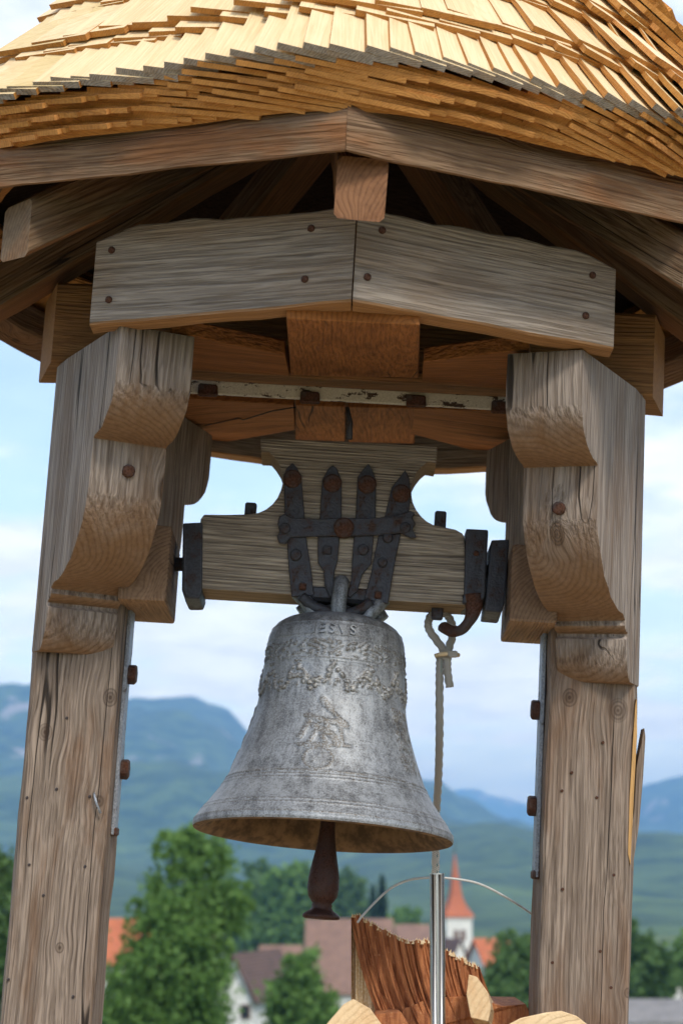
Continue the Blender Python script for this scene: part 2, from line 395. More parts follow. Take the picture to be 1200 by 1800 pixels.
# ------------------------------------------------------------------ setting: ground, hills, haze
def gz(y):
    if y < 12: return -1.5
    if y < 250: return -1.5 - 24.5 * ((y - 12) / 238) ** .9
    return -26.0
def groundmat():
    m, g = newmat('meadow and yard ground'); v = g.n('ShaderNodeTexCoord').outputs['Object']
    d = g.vmath('LENGTH', v)
    n = g.noise(v, .02, 6, .6); n2 = g.noise(v, 9, 5, .65); n3 = g.noise(v, 1.2, 4)
    grass = g.mix(g.rng(n, .35, .65), (.06, .11, .025), (.11, .15, .04))
    grass = g.mix(g.rng(n2, .3, .7, 0, .5), grass, (.035, .06, .015))
    yard = g.mix(g.rng(n2, .35, .65), (.46, .36, .24), (.32, .25, .17))
    f = g.rng(g.math('MULTIPLY_ADD', n3, 2.5, d), 6.5, 8.5)
    finish(g, g.mix(f, yard, grass), .95, 0, n2, .02, .5); return m
ys = [-400, -120, -40, -12, 0, 6, 12, 20, 35, 60, 90, 130, 180, 250, 400, 700, 1200, 2500, 5000, 9000, 13500]
xs_ = [-9000, -4000, -1500, -500, -150, -50, -15, 0, 15, 50, 150, 500, 1500, 4000, 9000]
gv = [(x, y, gz(y) + (0 if abs(x) < 20 or y > 250 else .6 * math.sin(x * .05))) for y in ys for x in xs_]
nx = len(xs_)
gf_ = [(j * nx + i, j * nx + i + 1, (j + 1) * nx + i + 1, (j + 1) * nx + i) for j in range(len(ys) - 1) for i in range(nx - 1)]
M_ground = groundmat()
gr = mk('ground', gv, gf_, M_ground, None, origin=Vector((0, 0, 0)), clean=False)
tag(gr, 'meadow and pale yard ground under and around the turret', 'ground', kind='structure')

def hillmat():
    m, g = newmat('forested mountainside'); v = g.n('ShaderNodeTexCoord').outputs['Object']
    n = g.noise(v, .0022, 6, .62, .4); n2 = g.noise(v, .018, 5, .7)
    geo = g.n('ShaderNodeNewGeometry')
    nzz = g.n('ShaderNodeSeparateXYZ', {0: geo.outputs['Normal']}).outputs[2]
    hz = g.n('ShaderNodeSeparateXYZ', {0: v}).outputs[2]
    col = g.mix(g.rng(n2, .35, .65), (.022, .05, .02), (.075, .125, .04))
    mead = g.math('MULTIPLY', g.rng(n, .55, .62), g.rng(hz, 190, 40))
    col = g.mix(mead, col, g.mix(g.rng(n2, .3, .7), (.15, .22, .055), (.09, .15, .04)))
    rn = g.noise(g.vmath('MULTIPLY', v, (1, 1, .35)), .006, 5, .6)
    rock = g.math('MULTIPLY', g.rng(rn, .60, .66), g.rng(hz, 130, 230))
    col = g.mix(g.math('MULTIPLY', rock, .9), col, (.27, .26, .25))
    finish(g, col, .95, 0, n2, 12, .7); return m
M_hill = hillmat()
def ridge(name, pts, D, dn, base_z, label, amp, seed, nxs=170, nys=40):
    """a mountain whose skyline runs through the pixels `pts` at distance D, falling towards us to distance dn and away behind"""
    xs = [p[0] for p in pts]; x0, x1 = xs[0], xs[-1]; v = []; f = []
    for j in range(nys + 1):
        t = j / nys
        for i in range(nxs + 1):
            px = x0 + (x1 - x0) * i / nxs
            k = max(a for a in range(len(pts) - 1) if pts[a][0] <= px + 1e-6) if px > x0 else 0
            u = (px - pts[k][0]) / (pts[k + 1][0] - pts[k][0]); u = u * u * (3 - 2 * u)
            py = pts[k][1] * (1 - u) + pts[k + 1][1] * u
            top = W(px, py, D)
            if t <= .75:
                s = t / .75; y = dn + (D - dn) * s; prof = s ** 1.55
            else:
                s = (t - .75) / .25; y = D + (D * .25) * s; prof = 1 - s ** 1.3
            X = top.x * (1 + (y - D) / D * .55)
            q = Vector((X * .0011 + seed, y * .0011, seed * .7))
            spur = noise.fractal(q * 1.6, .9, 2.1, 5) * amp * (4 * prof * (1 - prof) + .04)
            q2 = Vector((X * .012 + seed, y * .012, 0))
            rough = noise.fractal(q2, .8, 2.2, 4) * amp * .075 * min(1, prof * 2)
            z = base_z + (top.z - base_z) * prof + spur + rough
            v.append((X, y, z))
    n = nxs + 1
    f = [(j * n + i, j * n + i + 1, (j + 1) * n + i + 1, (j + 1) * n + i) for j in range(nys) for i in range(nxs)]
    o = mk(name, v, f, M_hill, None, origin=Vector((0, 0, 0)), smooth=True, clean=False)
    tag(o, label, 'mountain', kind='structure'); return o
ridge('mountain', [(-900, 1330), (-500, 1270), (-200, 1225), (0, 1207), (110, 1206), (230, 1228), (330, 1226), (390, 1242), (450, 1292), (560, 1340), (700, 1362), (760, 1378), (800, 1412), (860, 1446), (930, 1475), (1010, 1520), (1100, 1580), (1250, 1640)],
      5200, 650, -30, 'broad blue forested mountain behind the bell and left post', 105, 3.2)
ridge('mountain', [(980, 1480), (1040, 1432), (1100, 1396), (1150, 1374), (1200, 1362), (1300, 1330), (1500, 1290), (1800, 1330), (2100, 1400)],
      6500, 3800, -30, 'blue mountain rising at the right edge behind the right post', 130, 9.1, 90)
ridge('mountain', [(500, 1440), (640, 1400), (760, 1392), (830, 1386), (880, 1402), (940, 1418), (1020, 1408), (1120, 1440), (1300, 1470)],
      10500, 8200, -30, 'pale far mountain between the bell and the right post', 120, 15.4, 90)
ridge('hill', [(720, 1600), (840, 1560), (960, 1530), (1060, 1508), (1130, 1502), (1200, 1520), (1350, 1500), (1600, 1480), (1900, 1520)],
      3600, 900, -30, 'low wooded hill at the right in front of the blue mountain', 60, 21.0, 90)

# ================================================================== the bell turret
turret = empty('bell_turret', MT @ Matrix.Translation((0, 0, -1.5)))
tag(turret, 'weathered timber bell turret with two carved posts and new shingle roof', 'bell turret')
def smooth_disc(name, c, nrm, r, h, mat, parent, base=MT, n=10, dome=.35):
    """nail or bolt head: low dome on a cylinder"""
    B = basis(nrm); secs = []
    for rr, hh in ((r, -.004), (r, h * .55), (r * .8, h * .9), (r * .35, h)):
        secs.append([Vector(c) + B @ Vector((hh, rr * math.cos(2 * math.pi * k / n) * (1 + .05 * math.sin(k * 2.3)), rr * math.sin(2 * math.pi * k / n))) for k in range(n)])
    v, f = loft(secs); return mk(name, v, f, mat, parent, base)

# --- posts with carved corbels
S = (.3827, .9239)
POST = {}
for sx in (-1, 1):
    def m(x, y, z): return Vector((-x * sx, y, z))          # written for the left post (x negative)
    sec = [(-.392, -.085), (-.392, .085), (-.548, .085), (-.566, 0), (-.548, -.085)]
    kn_ = ((80, 1286, .013), (192, 1226, .014), (172, 1408, .010), (106, 1666, .008)) if sx < 0 else ((1002, 1226, .014), (1087, 1246, .018), (1105, 1745, .008))
    Bp = basis((0, 0, 1)); oc = m(-.479, 0, (-1.5 + .921) / 2)
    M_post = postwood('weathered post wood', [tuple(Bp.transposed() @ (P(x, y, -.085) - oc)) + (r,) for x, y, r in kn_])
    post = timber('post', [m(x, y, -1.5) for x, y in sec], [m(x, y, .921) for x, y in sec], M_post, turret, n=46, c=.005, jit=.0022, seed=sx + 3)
    POST[sx] = post
    # corbels run along the octagon side, front and back
    prof = [(-.03, .372), (.036, .372), (.046, .380), (.056, .391), (.064, .404), (.070, .420), (.073, .436), (.073, .446), (.064, .451), (.064, .457), (.080, .462), (.088, .469), (.084, .478), (.094, .483)]
    for k in range(0, 10):
        a = k / 9 * 1.25; prof.append((.104 + .196 * math.sin(a) / math.sin(1.25), .487 + .135 * (1 - math.cos(a)) / (1 - math.cos(1.25))))
    prof += [(.303, .66), (.303, .713), (.312, .716)]
    for k in range(1, 8):
        a = k / 7 * 1.35; prof.append((.312 + .108 * math.sin(a) / math.sin(1.35), .716 + .075 * (1 - math.cos(a)) / (1 - math.cos(1.35))))
    prof += [(.422, .83), (.422, .885), (.05, .918), (-.03, .918)]
    for fb in (-1, 1):
        s = Vector((S[0] * -sx, S[1] * fb, 0)); wdir = Vector((S[1] * -sx, -S[0] * fb, 0))
        org = m(-.548, .085 * fb, 0)
        zs, ls = (0, 1) if fb < 0 else (.018, .84)
        poly = [org + s * L * ls + Vector((0, 0, min(z + zs, .92))) for L, z in prof]
        v, f = prism(poly, wdir * .132)
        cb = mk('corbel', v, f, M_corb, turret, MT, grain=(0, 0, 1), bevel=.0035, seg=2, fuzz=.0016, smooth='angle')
        if fb < 0:
            cx, cyy = ((221, 828), (1007, 895))[sx > 0]
            for L0 in (.303,):
                pc = org + s * (L0 + .001) + wdir * .066
                q = P(cx, cyy, pc.y)
                smooth_disc('bolt', Vector((pc.x, pc.y, q.z)), s, .0115, .008, M_rust, cb)
            q = org + s * .17 + wdir * .066
            smooth_disc('bolt', Vector((q.x, q.y, .508)), s * .45 + Vector((0, 0, -.9)), .011, .006, M_rust, cb)
    # iron strap with bolts on the inner face
    zt, zb = ((.60, .052), (.60, .018))[sx > 0]
    v = boxv(m(-.392 + .004, .0, (zt + zb) / 2), (.008, .05, zt - zb))
    pl = mk('iron_strap', v, BOXF, M_plate, turret, MT, bevel=.002, grain=(0, 0, 1), fuzz=.002)
    for zz in (((.348), (.172)), ((.325), (.148)))[sx > 0]:
        B = basis((-sx, 0, 0)); vv, ff = prism([m(-.386, .022 * math.cos(a), zz + .02 * math.sin(a)) for a in [k * math.pi / 3 + .3 for k in range(6)]], Vector((-sx * .017, 0, 0)))
        mk('bolt', vv, ff, M_rust, pl, MT, bevel=.003)
    v = boxv(m(-.388, 0, zb + .006), (.014, .05, .016)); mk('strap_end', v, BOXF, M_rust, pl, MT, bevel=.003)
    # bearing block carrying the yoke
    v = boxv(m(-.352, -.01, .537), (.088, .29, .142)); v = [p + (Vector((-sx * -.0, 0, 0)) if p.y < 0 else Vector((sx * .01, 0, 0))) for p in v]
    mk('bearing_block', v, BOXF, M_block, turret, MT, grain=(0, 1, 0), bevel=.006, seg=2, fuzz=.002)

M_post = postwood('weathered splinter wood', ())
# splintered right edge of the right post
p0 = [(1104, 1515), (1113, 1430), (1118, 1350), (1131, 1279), (1134, 1296), (1129, 1370), (1122, 1450), (1110, 1530)]
sl = [P(x, y, -.075) for x, y in p0]
v, f = prism(sl, Vector((0, .035, 0))); mk('splinter', v, f, M_post, POST[1], MT, grain=(0, 0, 1), bevel=.001, fuzz=.001)
fs = [(1103, 1500), (1106, 1400), (1112, 1300), (1116, 1240), (1118, 1228), (1119, 1290), (1114, 1380), (1109, 1480), (1107, 1520)]
v, f = prism([P(x, y, -.0895) for x, y in fs], Vector((0, .02, 0))); mk('fresh_split', v, f, M_fresh, POST[1], MT, grain=(0, 0, 1))
# small nails and nail holes left in the posts
for x, y in ((118, 1262), (100, 1387), (158, 1400), (48, 1402), (150, 1523), (77, 1574), (15, 1722), (129, 1752), (52, 1520)):
    smooth_disc('nail', P(x, y, -.0862), (0, -1, 0), .0028, .0015, M_iron, POST[-1], n=6)
for x, y in ((1004, 1358), (987, 1390), (1048, 1402), (1078, 1538), (988, 1563), (1054, 1672), (970, 1692), (1073, 1736), (1059, 1305)):
    smooth_disc('nail', P(x, y, -.0862), (0, -1, 0), .003, .0015, M_rust, POST[1], n=6)
tube('bent_nail', [P(166, 1395, -.084), P(167, 1400, -.094), P(170, 1412, -.096), P(177, 1430, -.094)], .0024, M_plate, POST[-1], MT, n=6)

# --- tie beams
xe = (P(1128, 690, -.07).x - P(92, 640, -.07).x) / 2 + .012
secA, secB = [], []
for (y, z) in ((-.07, .924), (.08, .924), (.08, 1.085), (-.07, 1.085)):
    x = xe + .30 * (y + .07); secA.append((-x, y, z)); secB.append((x, y, z))
timber('tie_beam', secA, secB, M_tieb, turret, n=18, c=.006, jit=.0025, seed=2)
# white painted iron bar along the front tie beam, with clamps
a = P(322, 679, -.06); b = P(900, 711, -.06)
v = boxv((a + b) / 2, (abs(b.x - a.x) + .16, .010, .026)); bar = mk('iron_bar', v, BOXF, M_peel, turret, MT, grain=(1, 0, 0), bevel=.0015, fuzz=.0012)
for x, y in ((366, 686), (545, 699), (731, 705), (880, 716)):
    c = P(x, y, -.07); v = boxv(c, (.036, .014, .024)); mk('clamp', v, BOXF, M_rust, bar, MT, bevel=.003, fuzz=.002)

# --- fascia planks meeting at the front and back corners
def fascia(sx, fb, z0, z1, Rv=.66, xe=.437):
    def pt(x, off, z): # point on outer face at |x|, off = depth inwards
        y = -(Rv - off * 1.0824) + x * .4142
        return Vector((x * sx, y * fb, z))
    n = 18; secs = []
    for k in range(n + 1):
        t = k / n; x = .0012 + (xe - .0012) * t
        wav = .007 * noise.noise(Vector((t * 2.2 + sx, fb, 4))) + .004 * noise.noise(Vector((t * 9 + sx, fb, 2)))
        droop = -.012 * max(0, (t - .8) / .2) ** 2 * 1.5
        wb = .002 * noise.noise(Vector((t * 5 + sx, fb, 9))) - (.008 * t if sx < 0 and fb > 0 else .0)
        zb_, zt_ = z0 + wb, z1 + wav + droop
        s = chamfer([pt(x, 0, zb_), pt(x + 0, .05, zb_), pt(x, .05, zt_), pt(x, .0, zt_)], .0035)
        s = [p + Vector((0, noise.noise(p * 40) * .0008, noise.noise(p * 55) * .0009)) for p in s]
        secs.append(s)
    v, f = loft(secs)
    return mk('fascia_plank', v, f, M_fasc, turret, MT, grain=(.924 * sx, .383 * fb, 0))
for sx in (-1, 1):
    fp = fascia(sx, 1, .887, 1.046)
    nl = ((197, 440), (192, 527), (547, 402), (536, 491)) if sx < 0 else ((671, 405), (645, 487), (1040, 484), (1028, 555))
    for x, y in nl:
        Y = -.55
        for _ in range(6):
            q = P(x, y, Y); Y = -.66 + abs(q.x) * .4142
        q = P(x, y, Y); smooth_disc('nail', q, (.383 * sx, -.924, 0), .0062, .005, M_rust, fp)
    fascia(sx, -1, .893, 1.03)
# --- soffit boards between fascia and tie beams
def board(poly, grain, th=.028):
    v, f = prism(poly, (0, 0, th)); return mk('soffit_board', v, f, M_warm, turret, MT, grain=grain, bevel=.002)
board([P(503, 560, -.60), P(737, 572, -.60), P(735, 664, -.072), P(511, 660, -.072)], (0, 1, 0))
board([P(300, 584, -.43), P(500, 624, -.284), P(508, 661, -.072), P(300, 648, -.072)], (1, .3, 0))
board([P(744, 637, -.284), P(930, 613, -.43), P(930, 688, -.072), P(741, 671, -.072)], (1, -.3, 0))
board([P(519, 773, .50), P(606, 776, .50), P(606, 716, .082), P(519, 712, .082)], (0, 1, 0))
board([P(612, 777, .50), P(728, 780, .50), P(728, 718, .082), P(612, 716, .082)], (0, 1, 0))
board([P(314, 792, .60), P(518, 756, .37), P(515, 712, .082), P(314, 700, .082)], (1, -.4, 0))
board([P(724, 763, .37), P(905, 812, .60), P(905, 724, .082), P(726, 718, .082)], (1, .4, 0))
tube('wire', [P(360, 748, .3), P(420, 735, .25), P(428, 738, .25), P(480, 722, .12), P(520, 716, .08)], .0014, M_iron, turret, MT, n=5)
# pin and staple hanging above the yoke
tube('hanger_pin', [P(610, 716, -.1), P(616, 742, -.1), P(614, 772, -.1)], [.004, .0045, .006], M_iron, turret, MT, n=7)

# --- eave beams, octagon of eight
def vx(k, Rr): a = R(-90 + 45 * k); return Vector((Rr * math.cos(a), Rr * math.sin(a), 0))
sec = [(.79, 1.092), (.842, 1.060), (.851, 1.108), (.838, 1.150), (.79, 1.150)]
for k in range(8):
    A = [vx(k, r) + Vector((-.02, 0, z)) for r, z in sec]; B = [vx(k + 1, r) + Vector((-.02, 0, z)) for r, z in sec]
    timber('eave_beam', A, B, M_rim, turret, n=16, c=.0035, jit=.0022, seed=k)
# --- rafters
for k in range(8):
    d = vx(k, 1); t = Vector((-d.y, d.x, 0)); hw = .039
    r0 = .80 if k == 0 else .79
    if k == 0: d = (d + t * .06).normalized(); t = Vector((-d.y, d.x, 0))
    hz = .100
    def sect(r, z): return [d * r - t * hw + Vector((0, 0, z)), d * r + t * hw + Vector((0, 0, z)), d * r + t * hw + Vector((0, 0, z + hz)), d * r - t * hw + Vector((0, 0, z + hz))]
    o_ = Vector((-.042, 0, .012)) if k == 0 else Vector()
    A = [p + o_ for p in sect(r0, .958)]; B = [p + o_ for p in sect(.10, .958 + (r0 - .10) * .72)]
    timber('rafter', A, B, M_rend if k == 0 else M_raft, turret, n=14, c=.007, jit=.0025, seed=k + 20)
# --- roof: deck and shingles
roof = None
def eave_r(th): return .876 + .021 * math.cos(8 * th)
def slope(t): return R(47 + 7 * min(1, t / .16))
RT = [(0.0, 0.0)]
for i in range(300): 
    r_, z_ = RT[-1]; s_ = slope(i * .005); RT.append((r_ + .005 * math.cos(s_), z_ + .005 * math.sin(s_)))
def surf(th, t):
    """point on the roof skin, th from the front, t up the slope from the eave"""
    t = max(t, -.06)
    if t < 0: dr, dz = t * math.cos(slope(0)), t * math.sin(slope(0))
    else:
        i = min(int(t / .005), 299); dr, dz = RT[i]
    wgt = max(0, 1 - t / .8)
    rr = .876 + .021 * math.cos(8 * th) * wgt - dr
    return Vector((rr * math.sin(th) + .035 * max(t, 0), -rr * math.cos(th), 1.182 + dz)), slope(max(t, 0))
dv = []; df = []
for j in range(9):
    for k in range(32):
        p, s_ = surf(2 * math.pi * k / 32, .03 + j * .145); n_ = Vector((math.sin(2 * math.pi * k / 32) * math.sin(s_), -math.cos(2 * math.pi * k / 32) * math.sin(s_), math.cos(s_)))
        dv.append(p - n_ * .05)
for j in range(8):
    for k in range(32): df.append((j * 32 + k, j * 32 + (k + 1) % 32, (j + 1) * 32 + (k + 1) % 32, (j + 1) * 32 + k))
df.append(tuple(8 * 32 + k for k in range(32)))
roof = mk('roof', dv, df, M_deck, turret, MT, clean=True)
eb = [[Vector(((eave_r(a) - o_) * math.sin(a), -(eave_r(a) - o_) * math.cos(a), z)) for a in [2 * math.pi * k / 96 for k in range(96)]] for o_, z in ((.062, 1.128), (.05, 1.14), (.034, 1.16), (.022, 1.176), (.03, 1.186), (.09, 1.20))]
v, f = loft(eb, False); mk('eave_lath', v, f, M_butt, roof, MT, smooth=True)
def shingle_mesh(name, wd, ln, th, bend, seed, mats):
    rs = random.Random(seed); v = []; f = []; mi = []; n = 3
    for j in range(n + 1):
        x = ln * j / n; zb = bend * (x / ln) ** 2; tk = th * (1 - .7 * x / ln)
        w0 = wd / 2 * (1 + rs.uniform(-.03, .03)); sk = rs.uniform(-.0012, .0012)
        cut = rs.uniform(-.003, .003) if j == 0 else 0
        v += [Vector((x - cut, -w0 + sk, zb)), Vector((x + cut, w0 + sk, zb)), Vector((x + cut, w0 + sk, zb + tk)), Vector((x - cut, -w0 + sk, zb + tk * rs.uniform(.9, 1.1)))]
    f.append((0, 3, 2, 1)); mi.append(1)
    for j in range(n):
        for i, mt in ((0, 0), (1, 2), (2, 0), (3, 2)):
            a, b = 4 * j + i, 4 * j + (i + 1) % 4; f.append((a, b, b + 4, a + 4)); mi.append(mt)
    f.append((4 * n, 4 * n + 1, 4 * n + 2, 4 * n + 3)); mi.append(0)
    me = bpy.data.meshes.new(name); me.from_pydata([tuple(q) for q in v], [], f)
    for p_, k in zip(me.polygons, mi): p_.material_index = k
    for m_ in mats: me.materials.append(m_)
    me.update(); return me
ME_E = [shingle_mesh('shingle', .095 + .008 * (i % 3 - 1), .30, .0105, .03, i, (M_shin, M_grey, M_butt)) for i in range(6)]
ME_R = [shingle_mesh('shingle', .14 + .014 * (i % 4 - 1.5), .27, .0095, .0, 20 + i, (M_shin, M_butt, M_butt)) for i in range(8)]
ME_U = [shingle_mesh('shingle', .17 + .03 * (i % 3 - 1), .16, .0078, .0, 50 + i, (M_butt, M_butt, M_butt)) for i in range(6)]
stuff_v, stuff_f, stuff_m = [], [], []
NSH = 0
def put_row(t, sp, lift, meshes, dr=0, dz=0, tiltdeg=10, fa=None, rake=0, ph=0.0, show=True, pitch_off=0, jit=1.0):
    global NSH
    r0 = surf(0, t)[0].xy.length
    n = max(10, int(2 * math.pi * r0 / sp)); da = 2 * math.pi / n
    for i in range(n):
        th = (i + ph) * da + rnd.uniform(-.08, .08) * da
        thn = (th + math.pi) % (2 * math.pi) - math.pi
        tt = t + rnd.uniform(-.004, .004)
        p, sl_ = surf(thn, tt)
        sl_ += R(pitch_off)
        out = Vector((math.sin(thn), -math.cos(thn), 0)); tan = Vector((math.cos(thn), math.sin(thn), 0))
        nrm = out * math.sin(sl_) + Vector((0, 0, math.cos(sl_)))
        up = -out * math.cos(sl_) + Vector((0, 0, math.sin(sl_)))
        p = p + nrm * lift + out * dr + Vector((0, 0, dz)) + nrm * rnd.uniform(-.0012, .0012) * jit
        Bm = Matrix((up, -tan, nrm)).transposed()        # local X up-slope, Y to the left, Z out of the roof
        Bm = Bm @ Matrix.Rotation(R(tiltdeg + rnd.uniform(-1.6, 1.6) * jit), 3, 'X') @ Matrix.Rotation(R(rnd.uniform(-1.5, 1.5) + rake), 3, 'Z')
        Mx = MT @ Matrix.Translation(p) @ Bm.to_4x4()
        me = meshes[rnd.randrange(len(meshes))]
        if show and abs(thn) < R(fa):
            o = bpy.data.objects.new('shingle', me); link(o, roof, Mx); NSH += 1
        else:
            b = len(stuff_v)
            stuff_v.extend([MT.inverted() @ (Mx @ q.co) for q in me.vertices])
            stuff_f.extend([tuple(b + j for j in q.vertices) for q in me.polygons]); stuff_m.extend([q.material_index + (0 if meshes is ME_E else 3 if meshes is ME_R else 6) for q in me.polygons])
# under-eave layers, stepping out course by course
for q in range(3):
    put_row(0, .046, 0, ME_U, dr=-.0155 * (3 - q), dz=-.0165 * (3 - q) + .004, fa=33, ph=.3 * q, tiltdeg=9, pitch_off=-16, jit=.3)
put_row(0, .0395, .003, ME_E, fa=35, tiltdeg=13.5)
for c in range(9):
    t0 = .138 + c * .15
    fa = (38, 34, 40)[c] if c < 3 else 0
    put_row(t0 - .018, .066, .012, ME_R, fa=fa, tiltdeg=7, ph=.5, show=c < 2, pitch_off=-5)
    put_row(t0, .066, .024, ME_R, fa=fa, tiltdeg=7.5, show=c < 3, pitch_off=-6)
so = mk('shingle_courses', stuff_v, stuff_f, [M_shin, M_grey, M_butt, M_shin, M_butt, M_butt, M_butt, M_butt, M_butt], roof, MT, midx=stuff_m, clean=False)
so['kind'] = 'stuff'
print('shingles as parts', NSH)

# ================================================================== the bell with its yoke
bell = empty('bell', MB)
tag(bell, 'old grey cast bell with raised ornament hanging from an iron-strapped oak yoke', 'bell')
K = .00105                          # metres per photo pixel at the bell
PB = lambda x, y, Y=-.042: P(x, y, Y, MB)
crown = PB(594, 1091, 0)
ZC = crown.z; XC = crown.x
BP = [(0, 0), (0, 52), (1, 62), (4, 84), (9, 97), (17, 108), (27, 115.5), (36, 119.5), (45, 121.5), (75, 123.6), (110, 125.8), (140, 128.5), (165, 131.5), (190, 137), (215, 144.5), (240, 153), (262, 161.5), (282, 169.5), (298, 177), (312, 186), (326, 196), (340, 206), (352, 215), (361, 221), (368, 224.5), (374, 225.5), (378, 224)]
def prof_r(s):
    for (a, ra), (b, rb) in zip(BP, BP[1:]):
        if a <= s <= b and b > a:
            return ra + (rb - ra) * (s - a) / (b - a)
    return BP[-1][1]
def sm(e0, e1, x): t = max(0, min(1, (x - e0) / (e1 - e0))); return t * t * (3 - 2 * t)
def capsule(px, ps, a, b, r):
    ax, ay = a; bx, by = b; dx, dy = bx - ax, by - ay; L = dx * dx + dy * dy or 1
    t = max(0, min(1, ((px - ax) * dx + (ps - ay) * dy) / L)); d = math.hypot(px - ax - t * dx, ps - ay - t * dy)
    return math.sqrt(max(0, 1 - (d / r) ** 2)) if d < r else 0
FIG = [((-6, 168), (8, 184), 7), ((2, 180), (30, 206), 4), ((-30, 196), (34, 212), 5), ((30, 206), (-8, 205), 6), ((-24, 205), (-34, 235), 5), ((24, 212), (28, 246), 4), ((-16, 214), (16, 232), 6),
       ((10, 226), (22, 246), 6), ((-2, 232), (8, 250), 4), ((-36, 248), (38, 246), 3.5), ((-28, 251), (-10, 247), 4), ((-12, 224), (-20, 246), 4), ((4, 212), (6, 226), 5)]
def relief(s, ph):
    """raised ornament in pixels at height s below the crown, angle ph from the front"""
    x = ph * 128; h = 0.0
    for s0, wd, a in ((27, 1.6, 1.1), (53, 1.5, 1.0), (58, 1.2, .7), (93, 1.5, 1.2), (98, 1.2, .7), (293, 2.2, 1.8), (299, 1.8, 1.4), (305, 1.6, 1.2), (344, 1.8, 1.2), (350, 1.6, 1.2), (366, 2.2, 1.2)):
        h = max(h, a * math.exp(-((s - s0) / wd) ** 2))
    q = Vector((x * .11, s * .13, 3.3))
    if 59 < s < 93:                                    # scrolled frieze
        e = sm(59, 62, s) * sm(93, 90, s)
        d1 = noise.voronoi(Vector((x * .085, s * .1, 1.0)))[0][0]
        sw = math.sin(x * .26 + 3.2 * math.sin(s * .16 + x * .05)) * math.sin(s * .33 + 2 * math.sin(x * .11))
        h = max(h, e * (2.2 * sm(-.1, .55, sw) + 1.8 * sm(.42, .1, d1)))
    if 97 < s < 160:                                   # festoons of fruit and leaves
        u = (x / 66.0) % 1.0
        gs = 108 + 34 * math.sin(math.pi * u) ** 1.1
        gap = abs(s - gs); tassel = min(u, 1 - u) * 66
        e = max(sm(15, 8, gap), sm(9, 4, tassel) * sm(150, 135, s))
        d1 = noise.voronoi(Vector((x * .125, s * .125, 7.0)))[0][0]
        d2 = noise.voronoi(Vector((x * .22, s * .22, 2.0)))[0][0]
        h = max(h, e * (4.4 * math.sqrt(max(0, 1 - (d1 / .62) ** 2)) + .9 * max(0, 1 - d2 / .5)))
    if 160 < s < 292:
        if abs(x) < 60:                                # figure on the front and medallion below it
            xx = x + 8
            for a, b, r in FIG: h = max(h, (1.9 + .8 * noise.noise(Vector((x * .3, s * .3, 5)))) * capsule(xx, s, a, b, r))
            d = math.hypot(xx + 4, s - 271)
            h = max(h, 2.0 * math.exp(-((d - 19) / 2.0) ** 2), .8 * sm(19, 16, d) * (.6 + .8 * noise.noise(q * 1.8)))
            if abs(xx) < 42 and 175 < s < 262: h += .55 * sm(42, 25, abs(xx)) * max(0, noise.noise(Vector((x * .22, s * .22, 1))) + .1)
        for c0 in (-1.62, 1.10, 2.6):                  # reliefs at the sides
            xd = (ph - c0) * 128
            if abs(xd) < 30:
                e = sm(30, 20, abs(xd)) * sm(160, 170, s) * sm(285, 262, s)
                d1 = noise.voronoi(Vector((x * .1, s * .075, 4.0)))[0][0]
                h = max(h, e * (3.4 * math.sqrt(max(0, 1 - (d1 / .7) ** 2))))
    return h + .28 * noise.noise(q * 3.0) * sm(20, 40, s)
NP, ss = 330, []
s_ = 0.0
ss = [0, .5, 1, 4, 8, 12, 17, 22] + [24 + 1.45 * i for i in range(int((378 - 24) / 1.45) + 1)] + [378]
bv, bf, rel = [], [], []
for s in ss:
    r0 = prof_r(s) if s > .2 else 20
    for k in range(NP):
        ph = -math.pi + 2 * math.pi * k / NP
        h = relief(s, ph) if s > 22 else 0
        rr = (r0 + h) * K; rel.append(max(0, h) / 4)
        bv.append((XC + rr * math.sin(ph), -rr * math.cos(ph), ZC - s * K * 1.012))
for j in range(len(ss) - 1):
    for k in range(NP): bf.append((j * NP + k, j * NP + (k + 1) % NP, (j + 1) * NP + (k + 1) % NP, (j + 1) * NP + k))
bf.append(tuple(range(NP))[::-1])
me = bpy.data.meshes.new('bell_body'); me.from_pydata(bv, [], bf)
at = me.attributes.new('relief', 'FLOAT', 'POINT'); at.data.foreach_set('value', rel)
for p in me.polygons: p.use_smooth = True
me.materials.append(M_bell); me.update()
me.flip_normals()
bb = link(bpy.data.objects.new('bell_body', me), bell, MB)
inner = [(224 * K, -378 * K * 1.012), (215 * K, -379.5 * K * 1.012)] + [(max(5, prof_r(s) - (26 if s > 330 else 18)) * K, -s * K * 1.012) for s in (366, 350, 330, 300, 260, 200, 140, 80, 40, 20)] + [(8 * K, -12 * K)]
n = 72; secs = [[Vector((XC + r * math.cos(2 * math.pi * k / n), r * math.sin(2 * math.pi * k / n), ZC + z)) for k in range(n)] for r, z in inner]
v, f = loft(secs, False); bi = mk('bell_inside', v, f, M_bellin, bell, MB, smooth=True, clean=False)
